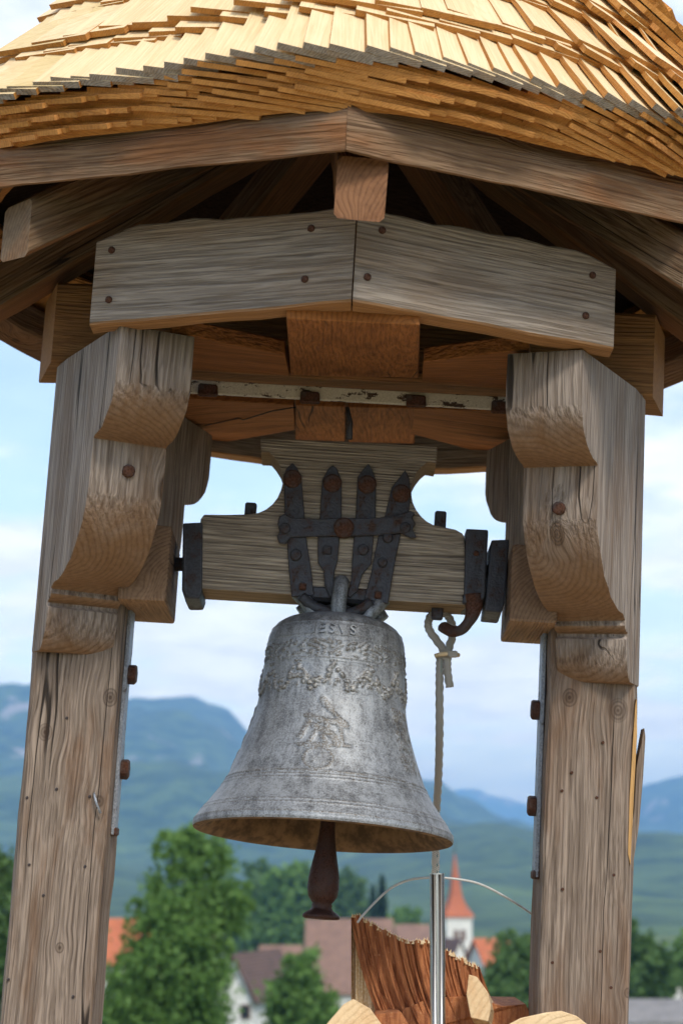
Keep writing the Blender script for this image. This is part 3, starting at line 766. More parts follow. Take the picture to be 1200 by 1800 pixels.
# raised lettering round the shoulder
cu = bpy.data.curves.new('lettering', 'FONT'); cu.body = 'I E S V S'; cu.size = 25; cu.extrude = .5; cu.align_x = 'CENTER'; cu.space_character = .92; cu.offset = .25
to = bpy.data.objects.new('lettering_source', cu); scene.collection.objects.link(to)
dg = bpy.context.evaluated_depsgraph_get(); tm = bpy.data.meshes.new_from_object(to.evaluated_get(dg)); bpy.data.objects.remove(to)
bt = bmesh.new(); bt.from_mesh(tm); bmesh.ops.triangulate(bt, faces=bt.faces); [(bmesh.ops.subdivide_edges(bt, edges=[e for e in bt.edges if e.calc_length() > 4], cuts=1), bmesh.ops.triangulate(bt, faces=bt.faces)) for _ in range(3)]; bt.to_mesh(tm); bt.free()
lv = []
for q in tm.vertices:
    s = 50.5 - q.co.y; ph = (q.co.x - 4) / 122; r = (prof_r(s) + (3.6 if q.co.z > 0 else -1)) * K
    lv.append((XC + r * math.sin(ph), -r * math.cos(ph), ZC - s * K * 1.012))
lo = mk('lettering', lv, [tuple(p.vertices) for p in tm.polygons], M_bell, bb, MB)
for x in (-104, 88, 150):           # rosette stops left and right of the word
    pass
# crown loops
def loop(pts, rad, name='crown_loop', mat=None):
    return tube(name, bez([PB(x, y, Y) for x, y, Y in pts], 5), rad, mat or M_bell, bell, MB, n=10)
loop([(594, 1100, -.055), (595, 1062, -.062), (598, 1036, -.058), (600, 1022, -.04)], .0145)
loop([(552, 1100, -.035), (548, 1075, -.045), (536, 1056, -.04), (524, 1045, -.02)], .0135)
loop([(645, 1104, -.035), (648, 1082, -.045), (664, 1064, -.04), (676, 1052, -.02)], .0135)
loop([(530, 1080, .03), (548, 1068, .03), (560, 1100, .03)], .017)
loop([(670, 1092, .03), (655, 1074, .03), (640, 1104, .03)], .017)
lathe('crown_boss', [(.001, 0), (.03, 0), (.034, .01), (.03, .028), (.012, .034), (.001, .034)], M_bell, bell, MB, 20, axis0=Vector((XC, 0, ZC - .004)))
# yoke
yk = [(350, 1035), (352, 912), (358, 904), (400, 903)]
yk += [(437 + 60 * math.cos(a), 843 + 60 * math.sin(a)) for a in [R(88 - 14 * k) for k in range(11)]]
yk += [(458, 795), (458, 771), (613, 777), (768, 786), (766, 814)]
yk += [(785 - 63 * math.cos(a), 864 - 62 * math.sin(a)) for a in [R(56 - 12.5 * k) for k in range(11)]]
yk += [(800, 931), (812, 937), (815, 943), (820, 1063), (600, 1050)]
v, f = prism([PB(x, y) for x, y in yk], Vector((0, .084, 0)))
yoke = mk('yoke', v, f, M_oak, bell, MB, grain=(1, 0, 0), bevel=.0025, seg=2, fuzz=.0018)
def plate(name, pts, th, mat, parent, Y=-.043, bev=.0015):
    v, f = prism([PB(x, y, Y) for x, y in pts], Vector((0, -th, 0)))
    v = [Vector(p) + Vector((0, .0006 * noise.noise(Vector(p) * 60), 0)) for p in v]
    return mk(name, v, f, mat, parent, MB, bevel=bev, fuzz=.0014)
ups = [[(499, 842), (503, 826), (513, 815), (523, 824), (530, 840), (536, 915), (501, 915)], [(566, 845), (576, 826), (584, 819), (592, 824), (601, 846), (600, 915), (562, 915)],
       [(628, 840), (638, 826), (647, 816), (654, 826), (661, 845), (660, 915), (625, 915)], [(688, 858), (700, 842), (712, 827), (718, 840), (722, 870), (717, 908), (674, 915)]]
nc = [(514, 842), (584, 850), (645, 852), (705, 868)]
for pts, c in zip(ups, nc):
    s_ = plate('strap', pts, .005, M_iron, bell)
    smooth_disc('rivet', PB(*c, -.048), (0, -1, 0), .0178, .008, M_rust, s_, MB, n=14)
lows = [[(504, 946), (538, 944), (546, 1000), (552, 1048), (513, 1050), (508, 1000)], [(558, 944), (597, 943), (594, 985), (588, 1002), (586, 1020), (590, 1048), (580, 1052), (570, 1030), (569, 1005), (559, 990)],
        [(621, 943), (657, 941), (652, 992), (636, 1012), (628, 1040), (616, 1052), (610, 1048), (617, 1020), (619, 985)], [(664, 942), (704, 940), (694, 990), (682, 1063), (640, 1055), (652, 1010)]]
bolts = [[(520, 976, .0115), (532, 1031, .009)], [(575, 967, .0105)], [(638, 967, .011)], [(681, 946, .010), (672, 989, .0095), (664, 1046, .009)]]
for pts, bl in zip(lows, bolts):
    s_ = plate('strap', pts, .006, M_iron, bell)
    for i, (x, y, r) in enumerate(bl):
        if (x, y) in ((532, 1031), (664, 1046), (575, 967)):
            v = boxv(PB(x, y, -.051), (r * 1.5, .008, r * 1.5)); mk('bolt', v, BOXF, M_rust if y > 1000 else M_iron, s_, MB, bevel=.002)
        else: smooth_disc('bolt', PB(x, y, -.049), (0, -1, 0), r, .006, M_iron, s_, MB, n=9)
hb = plate('cross_strap', [(488, 922), (491, 910), (500, 905), (512, 912), (560, 914), (600, 912), (660, 912), (700, 906), (722, 899), (729, 904), (724, 912), (730, 922), (724, 931), (732, 945), (722, 947), (704, 938), (660, 942), (600, 944), (545, 945), (510, 946), (503, 957), (492, 956), (487, 945), (491, 936)], .007, M_iron, bell, -.049)
smooth_disc('rivet', PB(604, 928, -.056), (0, -1, 0), .0195, .009, M_rust, hb, MB, n=14)
for x, y in ((501, 929), (712, 928)): smooth_disc('bolt', PB(x, y, -.056), (0, -1, 0), .0105, .005, M_iron, hb, MB, n=9)
# iron stirrup under the yoke
tube('stirrup', bez([PB(530, 1048, -.052), PB(548, 1064, -.055), PB(575, 1074, -.055), PB(605, 1078, -.055), PB(632, 1072, -.055), PB(652, 1058, -.052)], 5), (.006, .010), M_iron, bell, MB, n=8, flat=(0, 1, 0))
v = boxv(PB(600, 1052, -.010), (.150, .07, .03)); mk('saddle_iron', v, BOXF, M_iron, bell, MB, bevel=.006, fuzz=.003)
v, f = prism([PB(x, y, -.0425) for x, y in ((585, 1050), (587, 1022), (594, 1013), (604, 1012), (612, 1022), (614, 1050))], Vector((0, -.0016, 0))); mk('notch_shade', v, f, simple('painted hollow shade', (.012, .009, .007)), yoke, MB)  # thin black plate painting the shade of a notch; the yoke is not cut
# end bands, lever and gudgeons
def band(name, pts, mat, parent=bell, y0=-.049, y1=.049):
    v, f = prism([PB(x, y, y0) for x, y in pts], Vector((0, y1 - y0, 0))); return mk(name, v, f, mat, parent, MB, bevel=.004, seg=2, fuzz=.002)
band('end_band', [(320, 918), (355, 918), (355, 1040), (350, 1052), (326, 1050), (319, 1036)], M_iron)
band('end_band', [(862, 948), (894, 948), (886, 1060), (880, 1076), (850, 1074), (852, 1060)], M_iron, y0=-.045, y1=.045)
lv_ = band('lever', [(817, 928), (857, 931), (852, 1050), (836, 1062), (812, 1060), (815, 1040)], M_iron, y0=-.052, y1=.04)
smooth_disc('bolt', PB(836, 973, -.0525), (0, -1, 0), .0055, .003, M_rust, lv_, MB)
tube('lever_arm', bez([PB(830, 1045, -.045), PB(832, 1068, -.045), PB(826, 1088, -.04), PB(812, 1106, -.03), PB(795, 1110, -.015), PB(778, 1102, .01)], 6), [(.020 - .010 * min(1, k / 14), .012) for k in range(40)], M_rust, lv_, MB, n=8, flat=(1, 0, 0))
for x0, x1, y in ((300, 352, 992), (852, 915, 1005)):
    a = PB(x0, y, 0); b = PB(x1, y, 0); tube('gudgeon', [a, b], .013, M_iron, bell, MB, n=12)
for x, y in ((440, 893), (773, 908)):
    v = boxv(PB(x, y + 12, -.015), (.022, .02, .045)); mk('nut', v, BOXF, M_iron, bell, MB, bevel=.003)
v = boxv(PB(768, 1076, .0), (.022, .014, .03)); mk('nut', v, BOXF, M_iron, bell, MB, bevel=.003)

# ================================================================== clapper
MC = MT @ Matrix.Translation((-.003, 0, .575)) @ Matrix.Rotation(R(-2.2), 4, 'X') @ Matrix.Rotation(R(.9), 4, 'Y')
c0 = P(570, 1449, -.0, MC)
clap = empty('clapper', MC)
tag(clap, 'rusty brown baluster-shaped iron clapper hanging out of the bell', 'clapper')
def cz(y): return P(567, y, 0, MC).z
cx_ = P(569, 1545, 0, MC).x
pr = [(11, 1300), (12, 1400), (13, 1450), (15, 1475), (19, 1500), (24, 1525), (27, 1545), (27.5, 1562), (25, 1576), (20, 1584), (16.5, 1588), (18, 1592), (17, 1595), (20, 1600), (29, 1606), (32, 1609), (32, 1614), (28, 1616), (1, 1617)]
lathe('clapper_ball', [(r * K, cz(y)) for r, y in pr], M_clap, clap, MC, 32, axis0=Vector((cx_, 0, 0)))
tube('clapper_shaft', [Vector((cx_, 0, cz(1305))), Vector((cx_, 0, cz(1130)))], .010, M_clap, clap, MC, n=10)

# ================================================================== bell rope, steel tube, cable
rope = empty('bell_rope', Matrix.Translation(W(772, 1160, 3.5)))
tag(rope, 'grey braided bell rope with teal fleck looped over the lever', 'rope')
YR = 3.4 + .03
def WR(x, y, d=0): return W(x, y, YR + d)
tube('rope_strand', bez([WR(782, 1160), WR(777, 1140), WR(757, 1112), WR(752, 1098), WR(757, 1082), WR(770, 1076), WR(784, 1080), WR(793, 1095), WR(796, 1112), WR(789, 1138), WR(786, 1158), WR(786, 1180), WR(790, 1208)], 12), .0074, M_rope, rope, n=15, twist=1.1)
main = bez([WR(773, 1150, .004), WR(772, 1200, .01), WR(772, 1290, .06), WR(770, 1370, .16), WR(766, 1440, .22), WR(765, 1535, .22), WR(765, 1560, .22)], 26)
tube('rope_strand', main, .0074, M_rope, rope, n=15, twist=1.1)
# tracer yarn as small dashes along the rope
dash_v, dash_f = [], []
for i in range(0, 36):
    a = main[0].lerp(main[-1], 0) ; t = i / 36 * (len(main) - 2); k = int(t); p = main[k].lerp(main[k + 1], t - k)
    c = p + Vector((.0028, -.0069, 0)); b = len(dash_v)
    dash_v += boxv(c, (.0016, .0012, .0052)); dash_f += [tuple(b + j for j in q) for q in BOXF]
mk('tracer', dash_v, dash_f, M_tracer, rope)
tube('cable_tie', [WR(764, 1153, -.010), WR(775, 1150, -.014), WR(796, 1148, -.012), WR(806, 1152, -.004)], .0042, M_straw, rope, n=8)
v = boxv(WR(795, 1150, -.012), (.018, .016, .012)); mk('tie_lock', v, BOXF, M_rope, rope, bevel=.002)
YT = 3.4 - .06
tb_ = empty('rope_tube', Matrix.Translation(W(767, 1800, YT) + Vector((0, 0, -1.2))))
tag(tb_, 'shiny steel guide tube round the rope in front of the firewood', 'tube')
top = W(767.5, 1535, YT); bot = W(764, 1800, YT); low = Vector((bot.x, bot.y, -1.5))
def ring(c, r): return [(r * math.cos(2 * math.pi * k / 28), r * math.sin(2 * math.pi * k / 28)) for k in range(28)]
secs = [[c + Vector((x, y, 0)) for x, y in ring(c, r)] for c, r in ((low, .0135), (top, .0135), (top, .0115), (low + Vector((0, 0, .01)), .0115))]
v, f = loft(secs, False); mk('tube_wall', v, f, M_steel, tb_, smooth=False)
for dx in (-.006, .0055):
    tube('tube_rod', [low + Vector((dx, -.0135, 0)), top + Vector((dx, -.0135, -.002))], .0042, M_steel, tb_, n=10)
cab = tube('cable', bez([W(628, 1622, 3.42), W(640, 1606, 3.42), W(680, 1566, 3.43), W(712, 1549, 3.43), W(745, 1543, 3.43), W(790, 1544, 3.43), W(840, 1553, 3.44), W(890, 1578, 3.46), W(940, 1611, 3.5), W(985, 1650, 3.55)], 6), .0022, M_cable, n=8)
tag(cab, 'thin pale cable arching from the firewood to behind the right post', 'cable')

# ================================================================== firewood at the foot of the bell
def log(name, outline, Yf, depth, mats, label, grain, facetop=None, fz=.0025, bev=.0012):
    v, f = prism([W(x, y, Yf) for x, y in outline], Vector(depth))
    o = mk(name, v, f, mats, None, grain=grain, bevel=bev, seg=1, fuzz=fz); tag(o, label, 'firewood', 'firewood stacked below the bell'); return o
# standing slab with a jagged top edge and ridged bark
cols = 90; fv = []; ff = []; mi = []
def topy(x):
    base = [(617, 1612), (630, 1608), (650, 1622), (700, 1648), (720, 1655), (748, 1652), (770, 1662), (800, 1680), (842, 1700)]
    for (a, ya), (b, yb) in zip(base, base[1:]):
        if a <= x <= b: return ya + (yb - ya) * (x - a) / (b - a) + 4 * noise.noise(Vector((x * .11, 0, 0))) + 3 * noise.noise(Vector((x * .4, 3, 0)))
    return 1700
for i in range(cols + 1):
    x = 617 + (842 - 617) * i / cols
    u = i / cols
    bow = .06 * math.sin(math.pi * (u * .8 + .1))
    groove = .030 * abs(noise.noise(Vector((x * .05, 1, 0)))) + .012 * noise.noise(Vector((x * .22, 5, 0)))
    Y = 3.4 + .13 - bow - groove
    for j in range(10):
        t = j / 9; y = topy(x) + t * (1850 - topy(x)); xx = x + t * (78 - 20 * u) * (.35 + .65 * t)
        g2 = .004 * noise.noise(Vector((x * .2, y * .03, 2)))
        fv.append(W(xx, y, Y - g2))
    bk = W(x, topy(x) + 3, Y + .028 + .006 * noise.noise(Vector((x * .3, 9, 0)))); fv.append(bk)
    fv.append(W(x, 1850, Y + .04))
for i in range(cols):
    for j in range(9): ff.append((i * 12 + j, (i + 1) * 12 + j, (i + 1) * 12 + j + 1, i * 12 + j + 1)); mi.append(0)
    ff.append((i * 12, i * 12 + 10, (i + 1) * 12 + 10, (i + 1) * 12)); mi.append(1)
    ff.append((i * 12 + 10, i * 12 + 11, (i + 1) * 12 + 11, (i + 1) * 12 + 10)); mi.append(1)
    ff.append((i * 12 + 11, i * 12 + 9, (i + 1) * 12 + 9, (i + 1) * 12 + 11)); mi.append(1)
ff.append(tuple(range(12))); mi.append(0); ff.append(tuple(cols * 12 + j for j in range(12))[::-1]); mi.append(0)
spk_v, spk_f = [], []
rs_ = random.Random(5)
for i in range(150):
    x = 618 + 222 * i / 150 + rs_.uniform(-1, 1); u = (x - 617) / 225
    y = topy(x); Yc = 3.4 + .13 - .06 * math.sin(math.pi * (u * .8 + .1)) + rs_.uniform(-.012, .02)
    b0 = W(x - rs_.uniform(1, 3.5), y + 5, Yc); b1 = W(x + rs_.uniform(1, 3.5), y + 5, Yc); tp = W(x + rs_.uniform(-2.5, 2.5), y - rs_.uniform(1, 6), Yc); bk = W(x, y + 5, Yc + .008)
    k = len(spk_v); spk_v += [b0, b1, tp, bk]; spk_f += [(k, k + 1, k + 2), (k + 1, k + 3, k + 2), (k + 3, k, k + 2)]
lg = mk('firewood_log', fv, ff, [M_bark, M_straw], None, midx=mi)
sf = mk('torn_fibres', spk_v, spk_f, M_straw, lg, clean=False); sf['kind'] = 'stuff'; tag(lg, 'red-brown bark slab of firewood with ragged top, standing behind the steel tube', 'firewood', 'firewood stacked below the bell')
log('firewood_log', [(545, 1835), (575, 1800), (604, 1766), (622, 1757), (650, 1774), (672, 1805), (690, 1840)], 3.4 - .02, (0, .22, -.045), M_log, 'pale split log end lying left of the bark slab', (0, 1, 0))
log('firewood_log', [(880, 1840), (884, 1806), (912, 1789), (958, 1779), (986, 1776), (1012, 1786), (1046, 1812), (1062, 1840)], 3.4 - .34, (0, .2, -.045), M_log, 'pale split log end in front of the foot of the right post', (0, 1, 0))
log('firewood_log', [(826, 1790), (818, 1748), (822, 1712), (838, 1716), (858, 1745), (862, 1770), (858, 1795)], 3.4 - .0, (.03, .18, -.04), M_log, 'small pale split log wedged right of the bark slab', (0, 1, 0))
log('firewood_log', [(690, 1830), (705, 1772), (760, 1752), (830, 1748), (880, 1764), (925, 1768), (950, 1830)], 3.4 - .055 + .12, (0, .2, 0), M_bark, 'dark bark-covered log lying between the pale split logs', (1, 0, 0), fz=.01)
log('firewood_log', [(640, 1840), (660, 1785), (700, 1776), (716, 1800), (730, 1840)], 3.4 - .0, (0, .15, 0), M_bark, 'narrow bark-covered log squeezed behind the left pale log', (1, 0, 0), fz=.008)
# the stack these rest on, below the frame
pv, pf = [], []
for rw_ in range(7):
    for i in range(7):
        x0 = -.30 + .105 * i + (.05 if rw_ % 2 else 0); z0 = -1.44 + .155 * rw_; r = .056 + .012 * rnd.random()
        pts = [Vector((x0 + r * 1.1 * math.cos(a), -.36 + rnd.uniform(-.02, .02), z0 + r * 1.35 * math.sin(a))) for a in [k * 2 * math.pi / 7 + rnd.uniform(-.2, .2) for k in range(7)]]
        v, f = prism(pts, (0, .62, 0)); b = len(pv); pv += v; pf += [tuple(b + q for q in ff_) for ff_ in f]
pile = mk('firewood_pile', pv, pf, M_log, None, grain=(0, 1, 0)); tag(pile, 'stacked firewood filling the foot of the turret below the bell', 'firewood', kind='stuff')

# ================================================================== village, trees, church
def leafmat(name, c1, c2):
    m, g = newmat(name)
    geo = g.n('ShaderNodeNewGeometry')
    rn = geo.outputs['Random Per Island']
    v = g.n('ShaderNodeTexCoord').outputs['Object']
    n = g.noise(v, .55, 3, .6)
    col = g.mix(g.math('MULTIPLY_ADD', rn, .6, g.math('MULTIPLY_ADD', n, .8, -.2), clamp=True), c1, c2)
    d = g.n('ShaderNodeBsdfPrincipled', {'Base Color': col, 'Roughness': .6, 'Specular IOR Level': .25}).outputs[0]
    t = g.n('ShaderNodeBsdfTranslucent', {'Color': g.mix(.5, col, c2)}).outputs[0]
    ms = g.n('ShaderNodeMixShader', {0: .3, 1: d, 2: t}); g.out(ms.outputs[0]); return m
M_leafA = leafmat('mid green leaves', (.06, .135, .028), (.16, .28, .065))
M_leafB = leafmat('dark green leaves', (.05, .105, .03), (.12, .21, .06))
M_leafC = leafmat('spruce needles', (.02, .045, .02), (.045, .085, .035))
M_trunk = simple('brown trunk bark', (.12, .085, .06), (.07, .05, .035), 6, .9, 0, .02)
def tree(px, ytop, D, wpx, label, mat, kind='round', nl=2600, leaf=.2, lobes=None, group='trees beyond the turret', seed=1):
    """lobes: (pixel x, pixel y, half width px, half height px) of the crown's masses"""
    rs = random.Random(seed); mpp = D / FPX
    b = W(px, ytop, D); zb = gz(D + CAMY); h = b.z - zb
    root = empty('tree' if kind != 'spruce' else 'spruce_tree', Matrix.Translation((b.x, b.y, zb)))
    tag(root, label, 'tree', group)
    tp = [Vector((b.x + rs.uniform(-.1, .1) * k, b.y, zb + h * k * .9)) for k in (0, .15, .35, .6, .85, 1)]
    r0 = max(.1, h * .022)
    tube('trunk', tp, [r0 * 1.5, r0, r0 * .8, r0 * .55, r0 * .3, r0 * .08], M_trunk, root, n=8)
    ell = []
    if kind == 'spruce':
        pass
    else:
        for lx, ly, hw, hh in lobes:
            c = W(lx, ly, D + rs.uniform(-.35, .35) * hw * mpp); ell.append((c, hw * mpp, hh * mpp))
            s = tp[2].lerp(tp[4], rs.random()); mid = s.lerp(c, .55) + Vector((0, 0, -.1 * (c - s).length))
            tube('limb', [s, mid, c], [r0 * .45, r0 * .28, r0 * .08], M_trunk, root, n=6)
    v, f = [], []
    def leafq(p, sz):
        d = Vector((rs.gauss(0, 1), rs.gauss(0, 1), rs.gauss(0, .7) + .3)).normalized(); u = d.orthogonal().normalized(); u.rotate(Matrix.Rotation(rs.uniform(0, 6.28), 3, d)); q = d.cross(u)
        k = len(v); a = sz * rs.uniform(.6, 1.3)
        v.extend([p - u * a, p + q * a * .55, p + u * a, p - q * a * .55]); f.append((k, k + 1, k + 2, k + 3))
    if kind == 'spruce':
        for i in range(nl):
            t = rs.random() ** .6; z = zb + h * (1 - t * .92); rad = (wpx * mpp) * t * (.75 + .25 * math.sin(t * 42)) ; a = rs.uniform(0, 6.283); r = rad * math.sqrt(rs.uniform(.25, 1))
            leafq(Vector((b.x + r * math.cos(a), b.y + r * math.sin(a), z - .25 * r)), leaf)
    else:
        tot = sum(hw * hw * hh for _, hw, hh in ell)
        for c, hw, hh in ell:
            n_ = int(nl * hw * hw * hh / tot) + 80; clumps = []
            for _ in range(max(10, n_ // 26)):
                d = Vector((rs.gauss(0, 1), rs.gauss(0, 1), rs.gauss(0, 1))).normalized() * rs.uniform(.45, 1.06)
                clumps.append((c + Vector((d.x * hw, d.y * hw, d.z * hh)), hw * rs.uniform(.10, .26)))
            for _ in range(n_):
                cc, cr = clumps[rs.randrange(len(clumps))]
                leafq(cc + Vector((rs.gauss(0, cr), rs.gauss(0, cr), rs.gauss(0, cr * .8))), leaf)
    mk('crown', v, f, mat, root, clean=False)
    return root
tree(340, 1452, 62, 0, 'tall dense green tree left of the clapper', M_leafA, nl=24000, leaf=.115, seed=4,
     lobes=[(318, 1500, 48, 44), (362, 1520, 55, 55), (398, 1590, 46, 60), (290, 1560, 38, 45), (330, 1620, 75, 70), (262, 1640, 42, 40), (372, 1690, 44, 55), (300, 1710, 90, 70), (232, 1720, 50, 50), (235, 1595, 15, 22), (418, 1605, 30, 38), (296, 1488, 26, 26), (345, 1470, 24, 20), (350, 1775, 48, 55), (250, 1790, 90, 50), (290, 1800, 110, 60)])
tree(8, 1478, 70, 0, 'green tree cut by the left edge of the picture beside the left post', M_leafB, nl=5000, leaf=.18, seed=9,
     lobes=[(-30, 1530, 60, 55), (0, 1600, 45, 70), (-40, 1680, 70, 80), (10, 1700, 40, 60)])
tree(520, 1526, 340, 0, 'broad mid-green tree behind the clapper', M_leafA, nl=8000, leaf=.8, seed=12,
     lobes=[(500, 1580, 45, 50), (535, 1570, 40, 44), (520, 1640, 60, 50), (470, 1650, 40, 45), (560, 1640, 40, 50)])
tree(458, 1510, 380, 0, 'greyish green tree just right of the tall dense tree', M_leafB, nl=5000, leaf=.8, seed=13,
     lobes=[(455, 1550, 28, 38), (462, 1610, 36, 50), (440, 1640, 36, 50)])
tree(612, 1532, 400, 0, 'dark round tree between the clapper and the spruce', M_leafB, nl=5000, leaf=.8, seed=14,
     lobes=[(612, 1568, 30, 34), (598, 1610, 36, 40), (628, 1620, 30, 40)])
tree(671, 1540, 310, 34, 'dark narrow spruce above the bark slab', M_leafC, 'spruce', 5000, .7, seed=15)
tree(655, 1555, 330, 28, 'dark spruce leaning against its taller twin above the bark slab', M_leafC, 'spruce', 3500, .7, seed=16)
tree(718, 1597, 360, 0, 'small light green bush left of the steel tube', M_leafA, nl=1600, leaf=.8, seed=17, lobes=[(716, 1622, 26, 22), (700, 1634, 20, 16)])
tree(530, 1672, 95, 0, 'round green shrub in front of the brown barn roof', M_leafA, nl=5000, leaf=.22, seed=18, lobes=[(530, 1712, 34, 36), (515, 1752, 40, 42), (552, 1756, 38, 40), (530, 1790, 56, 40)])
tree(448, 1640, 230, 9, 'thin dark conifer beside the white gable', M_leafC, 'spruce', 900, .25, seed=19)
tree(905, 1640, 110, 0, 'dark green bushy tree left of the right post', M_leafB, nl=7000, leaf=.25, seed=20, lobes=[(915, 1680, 44, 40), (885, 1715, 36, 40), (935, 1720, 40, 50), (900, 1760, 60, 44), (862, 1740, 20, 24)])
tree(1140, 1640, 130, 0, 'dark green tree right of the right post', M_leafB, nl=5000, leaf=.3, seed=21, lobes=[(1135, 1690, 36, 46), (1112, 1640, 14, 40), (1160, 1720, 34, 40), (1120, 1740, 40, 44)])
tree(1195, 1655, 150, 0, 'green tree at the right edge of the picture', M_leafA, nl=2600, leaf=.3, seed=22, lobes=[(1200, 1690, 26, 34), (1225, 1690, 40, 50)])

M_white = simple('white render wall', (.72, .71, .68), (.62, .61, .58), 1.2, .9, 0, .01)
M_glass = simple('dark window glass', (.03, .035, .045), (.02, .025, .03), 3, .15, 0, 0)
M_louver = simple('brown louvre', (.20, .13, .10), (.14, .09, .07), 8, .8)
def rooftile(name, c1, c2):
    m, g = newmat(name); v = g.n('ShaderNodeTexCoord').outputs['Object']
    s = g.n('ShaderNodeSeparateXYZ', {0: v})
    wv_ = g.math('SINE', g.math('MULTIPLY', s.outputs[2], 24)); n = g.noise(v, .9, 5, .65); n2 = g.noise(v, 7, 3)
    finish(g, g.mix(g.rng(g.math('MULTIPLY_ADD', n2, .4, g.math('MULTIPLY', n, .7)), .4, .7), c1, c2), .85, 0, g.math('ADD', wv_, n2), .04, .6); return m
M_tileO = rooftile('orange roof tiles', (.48, .15, .065), (.36, .11, .05))
M_tileB = rooftile('brown roof tiles', (.25, .15, .11), (.17, .105, .08))
M_tileD = rooftile('dark roof tiles', (.14, .085, .07), (.09, .06, .05))
M_tileG = rooftile('grey roof', (.24, .23, .23), (.17, .165, .165))
def house(px0, px1, yr, ye, D, label, roofmat, gable='side', depth=9, wallh=5, win=3, ov=.5, rot=0, chim=None):
    """roof ridge at pixel row yr, eaves at row ye, between columns px0..px1; gable: ridge runs across ('side') or towards us ('front')"""
    a, b = W(px0, ye, D), W(px1, ye, D); top = W((px0 + px1) / 2, yr, D).z; ze = a.z; zb = gz(D + CAMY)
    cx = (a.x + b.x) / 2; wd = b.x - a.x; hw = wd / 2
    base = Matrix.Translation((cx, a.y, zb)) @ Matrix.Rotation(R(rot), 4, 'Z')
    root = empty('house', base); tag(root, label, 'house', 'village houses beyond the trees')
    zr, zE = top - zb, ze - zb
    hd = depth / 2
    if gable == 'side':
        wl = [(-hw + ov, -hd + ov, 0), (hw - ov, -hd + ov, 0), (hw - ov, hd - ov, 0), (-hw + ov, hd - ov, 0)]
        v = wl + [(x, y, zE) for x, y, _ in wl] + [(-hw + ov, 0, zr - .25), (hw - ov, 0, zr - .25)]
        f = [(0, 1, 5, 4), (2, 3, 7, 6), (1, 2, 6, 9, 5), (3, 0, 4, 8, 7)]
        mk('wall', v, f, M_white, root, base)
        for sy in (-1, 1):
            poly = [(-hw, sy * hd, zE - .15), (hw, sy * hd, zE - .15), (hw, 0, zr), (-hw, 0, zr)]
            v, f = prism(poly, (0, 0, .22)); mk('roof_slope', v, f, roofmat, root, base)
        for i in range(win):
            x = -hw + wd * (i + .7) / (win + .4)
            w_ = mk('window', boxv((x, -hd + ov - .03, zE - 1.5), (1.0, .1, 1.3)), BOXF, M_white, root, base)
            mk('pane', boxv((x, -hd + ov - .09, zE - 1.5), (.8, .06, 1.1)), BOXF, M_glass, w_, base)
    else:
        v = [(-hw + ov, -hd, 0), (hw - ov, -hd, 0), (hw - ov, hd, 0), (-hw + ov, hd, 0), (-hw + ov, -hd, zE), (hw - ov, -hd, zE), (hw - ov, hd, zE), (-hw + ov, hd, zE), (0, -hd, zr - .2), (0, hd, zr - .2)]
        f = [(0, 1, 5, 8, 4), (2, 3, 7, 9, 6), (1, 2, 6, 5), (3, 0, 4, 7)]
        mk('wall', v, f, M_white, root, base)
        for sx in (-1, 1):
            poly = [(sx * hw, -hd - ov, zE - .2), (sx * hw, hd + ov, zE - .2), (0, hd + ov, zr), (0, -hd - ov, zr)]
            v, f = prism(poly, (0, 0, .22)); mk('roof_slope', v, f, roofmat, root, base)
        for i in range(win):
            x = -hw * .5 + wd * .5 * i / max(1, win - 1)
            w_ = mk('window', boxv((x, -hd - .03, zE - .8), (.8, .1, 1.1)), BOXF, M_louver, root, base)
            mk('pane', boxv((x, -hd - .09, zE - .8), (.6, .06, .9)), BOXF, M_glass, w_, base)
    if chim:
        mk('chimney', boxv((chim * wd, .5, zr + .1), (.6, .6, 1.5)), BOXF, M_tileB, root, base, bevel=.05)
    return root
house(120, 305, 1618, 1690, 190, 'house with bright orange roof behind the tall tree left of the bell', M_tileO, win=3, depth=12, chim=.3)
house(536, 692, 1618, 1740, 230, 'large barn with wide brown tiled roof behind the bark slab', M_tileB, win=5, depth=16)
house(694, 756, 1627, 1664, 300, 'low brown-roofed house between the barn and the church', M_tileB, win=3, depth=9)
house(455, 532, 1665, 1722, 210, 'small house with red-brown roof left of the brown barn', M_tileB, win=2, depth=9)
house(404, 496, 1676, 1752, 150, 'white gabled house with dark verges left of the round shrub', M_tileD, 'front', win=2, depth=10, rot=-18)
house(828, 900, 1652, 1700, 260, 'white house with orange roof between the church and the right post', M_tileO, 'side', win=2, depth=8, rot=20)
house(738, 800, 1650, 1712, 330, 'dark-roofed church nave in front of the steeple', M_tileD, 'front', win=2, depth=14, rot=30)
house(1150, 1262, 1700, 1762, 180, 'house with red-brown roof at the lower right edge', M_tileO, 'front', win=2, depth=10, rot=-14)
house(1085, 1230, 1762, 1792, 120, 'low grey-roofed shed at the bottom right corner', M_tileG, win=2, depth=6)
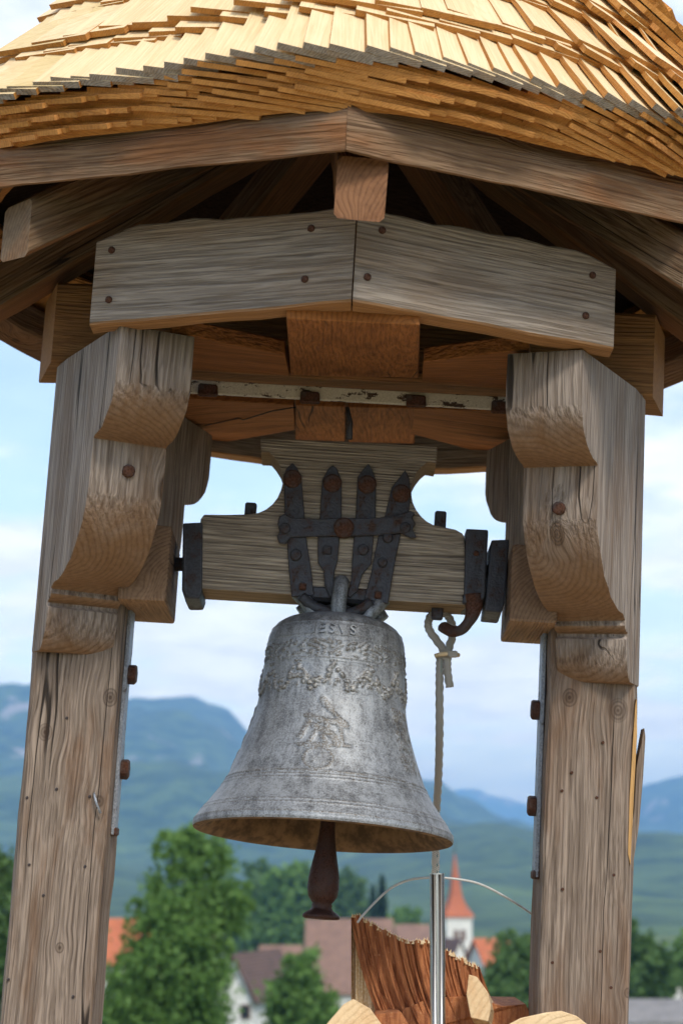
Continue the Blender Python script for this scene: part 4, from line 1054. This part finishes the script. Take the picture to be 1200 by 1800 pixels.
# church tower
D = 420; zb = gz(D); c = W(801, 1700, D); mpp = D / FPX; hw = 22.5 * mpp
zt = W(801, 1612, D).z; base = Matrix.Translation((c.x, c.y, zb)) @ Matrix.Rotation(R(14), 4, 'Z')
ch = empty('church_tower', base); tag(ch, 'white church tower with pointed orange spire in the village', 'church')
mk('wall', boxv((0, 0, (zt - zb) / 2), (2 * hw, 2 * hw, zt - zb)), BOXF, M_white, ch, base, bevel=.08)
zs = zt - zb; tipz = W(801, 1498, D).z - zb
prs = [(1.16, 0), (1.14, .25), (.66, 2.6), (.44, 4.4), (.33, 6.6), (.0, tipz - zs)]
secs = []
for k_, dz in prs:
    r = hw * k_; secs.append([Vector((max(r, .04) * a, max(r, .04) * b_, zs + dz)) for a, b_ in ((-1, -1), (-.0, -1.02), (1, -1), (1.02, 0), (1, 1), (0, 1.02), (-1, 1), (-1.02, 0))])
v, f = loft(secs); sp_ = mk('spire', v, f, M_tileO, ch, base)
tube('weather_rod', [Vector((0, 0, tipz - .2)), Vector((0, 0, tipz + 3.0))], [.12, .05], M_iron, sp_, base, n=6)
for ang in (0, 90, 180, 270):
    Bq = Matrix.Rotation(R(ang), 4, 'Z')
    for xo in (-.8, .8):
        pts = [(-.62, 0), (.62, 0), (.62, 2.0)] + [(.62 * math.cos(a), 2.0 + .62 * math.sin(a)) for a in [math.pi * k / 6 for k in range(1, 6)]] + [(-.62, 2.0)]
        poly = [Bq @ Vector((x + xo, -hw - .06, zs - 5.2 + z)) for x, z in pts]
        v, f = prism(poly, Bq.to_3x3() @ Vector((0, .12, 0))); mk('belfry_window', v, f, M_louver, ch, base)
    mk('cornice', [Bq @ q for q in boxv((0, -hw - .05, zs - .25), (2 * hw + .3, .3, .4))], BOXF, M_white, ch, base)
    smooth_disc('clock_face', Bq @ Vector((0, -hw - .02, zs - 7.2)), Bq.to_3x3() @ Vector((0, -1, 0)), 1.0, .1, M_louver, ch, base, n=20) if ang == 0 and False else None

# ================================================================== haze
hzm, g = newmat('valley haze')
hv = g.n('ShaderNodeVolumePrincipled', {'Color': (.21, .46, 1.0), 'Density': 1.75e-4, 'Anisotropy': .0, 'Absorption Color': (.2, .2, .2)})
g.out(hv.outputs[0], 'Volume')
hb_ = mk('haze', boxv((0, 6500, 290), (19000, 15000, 780)), BOXF, hzm)
tag(hb_, 'pale blue haze filling the valley before the mountains', 'haze', kind='stuff')
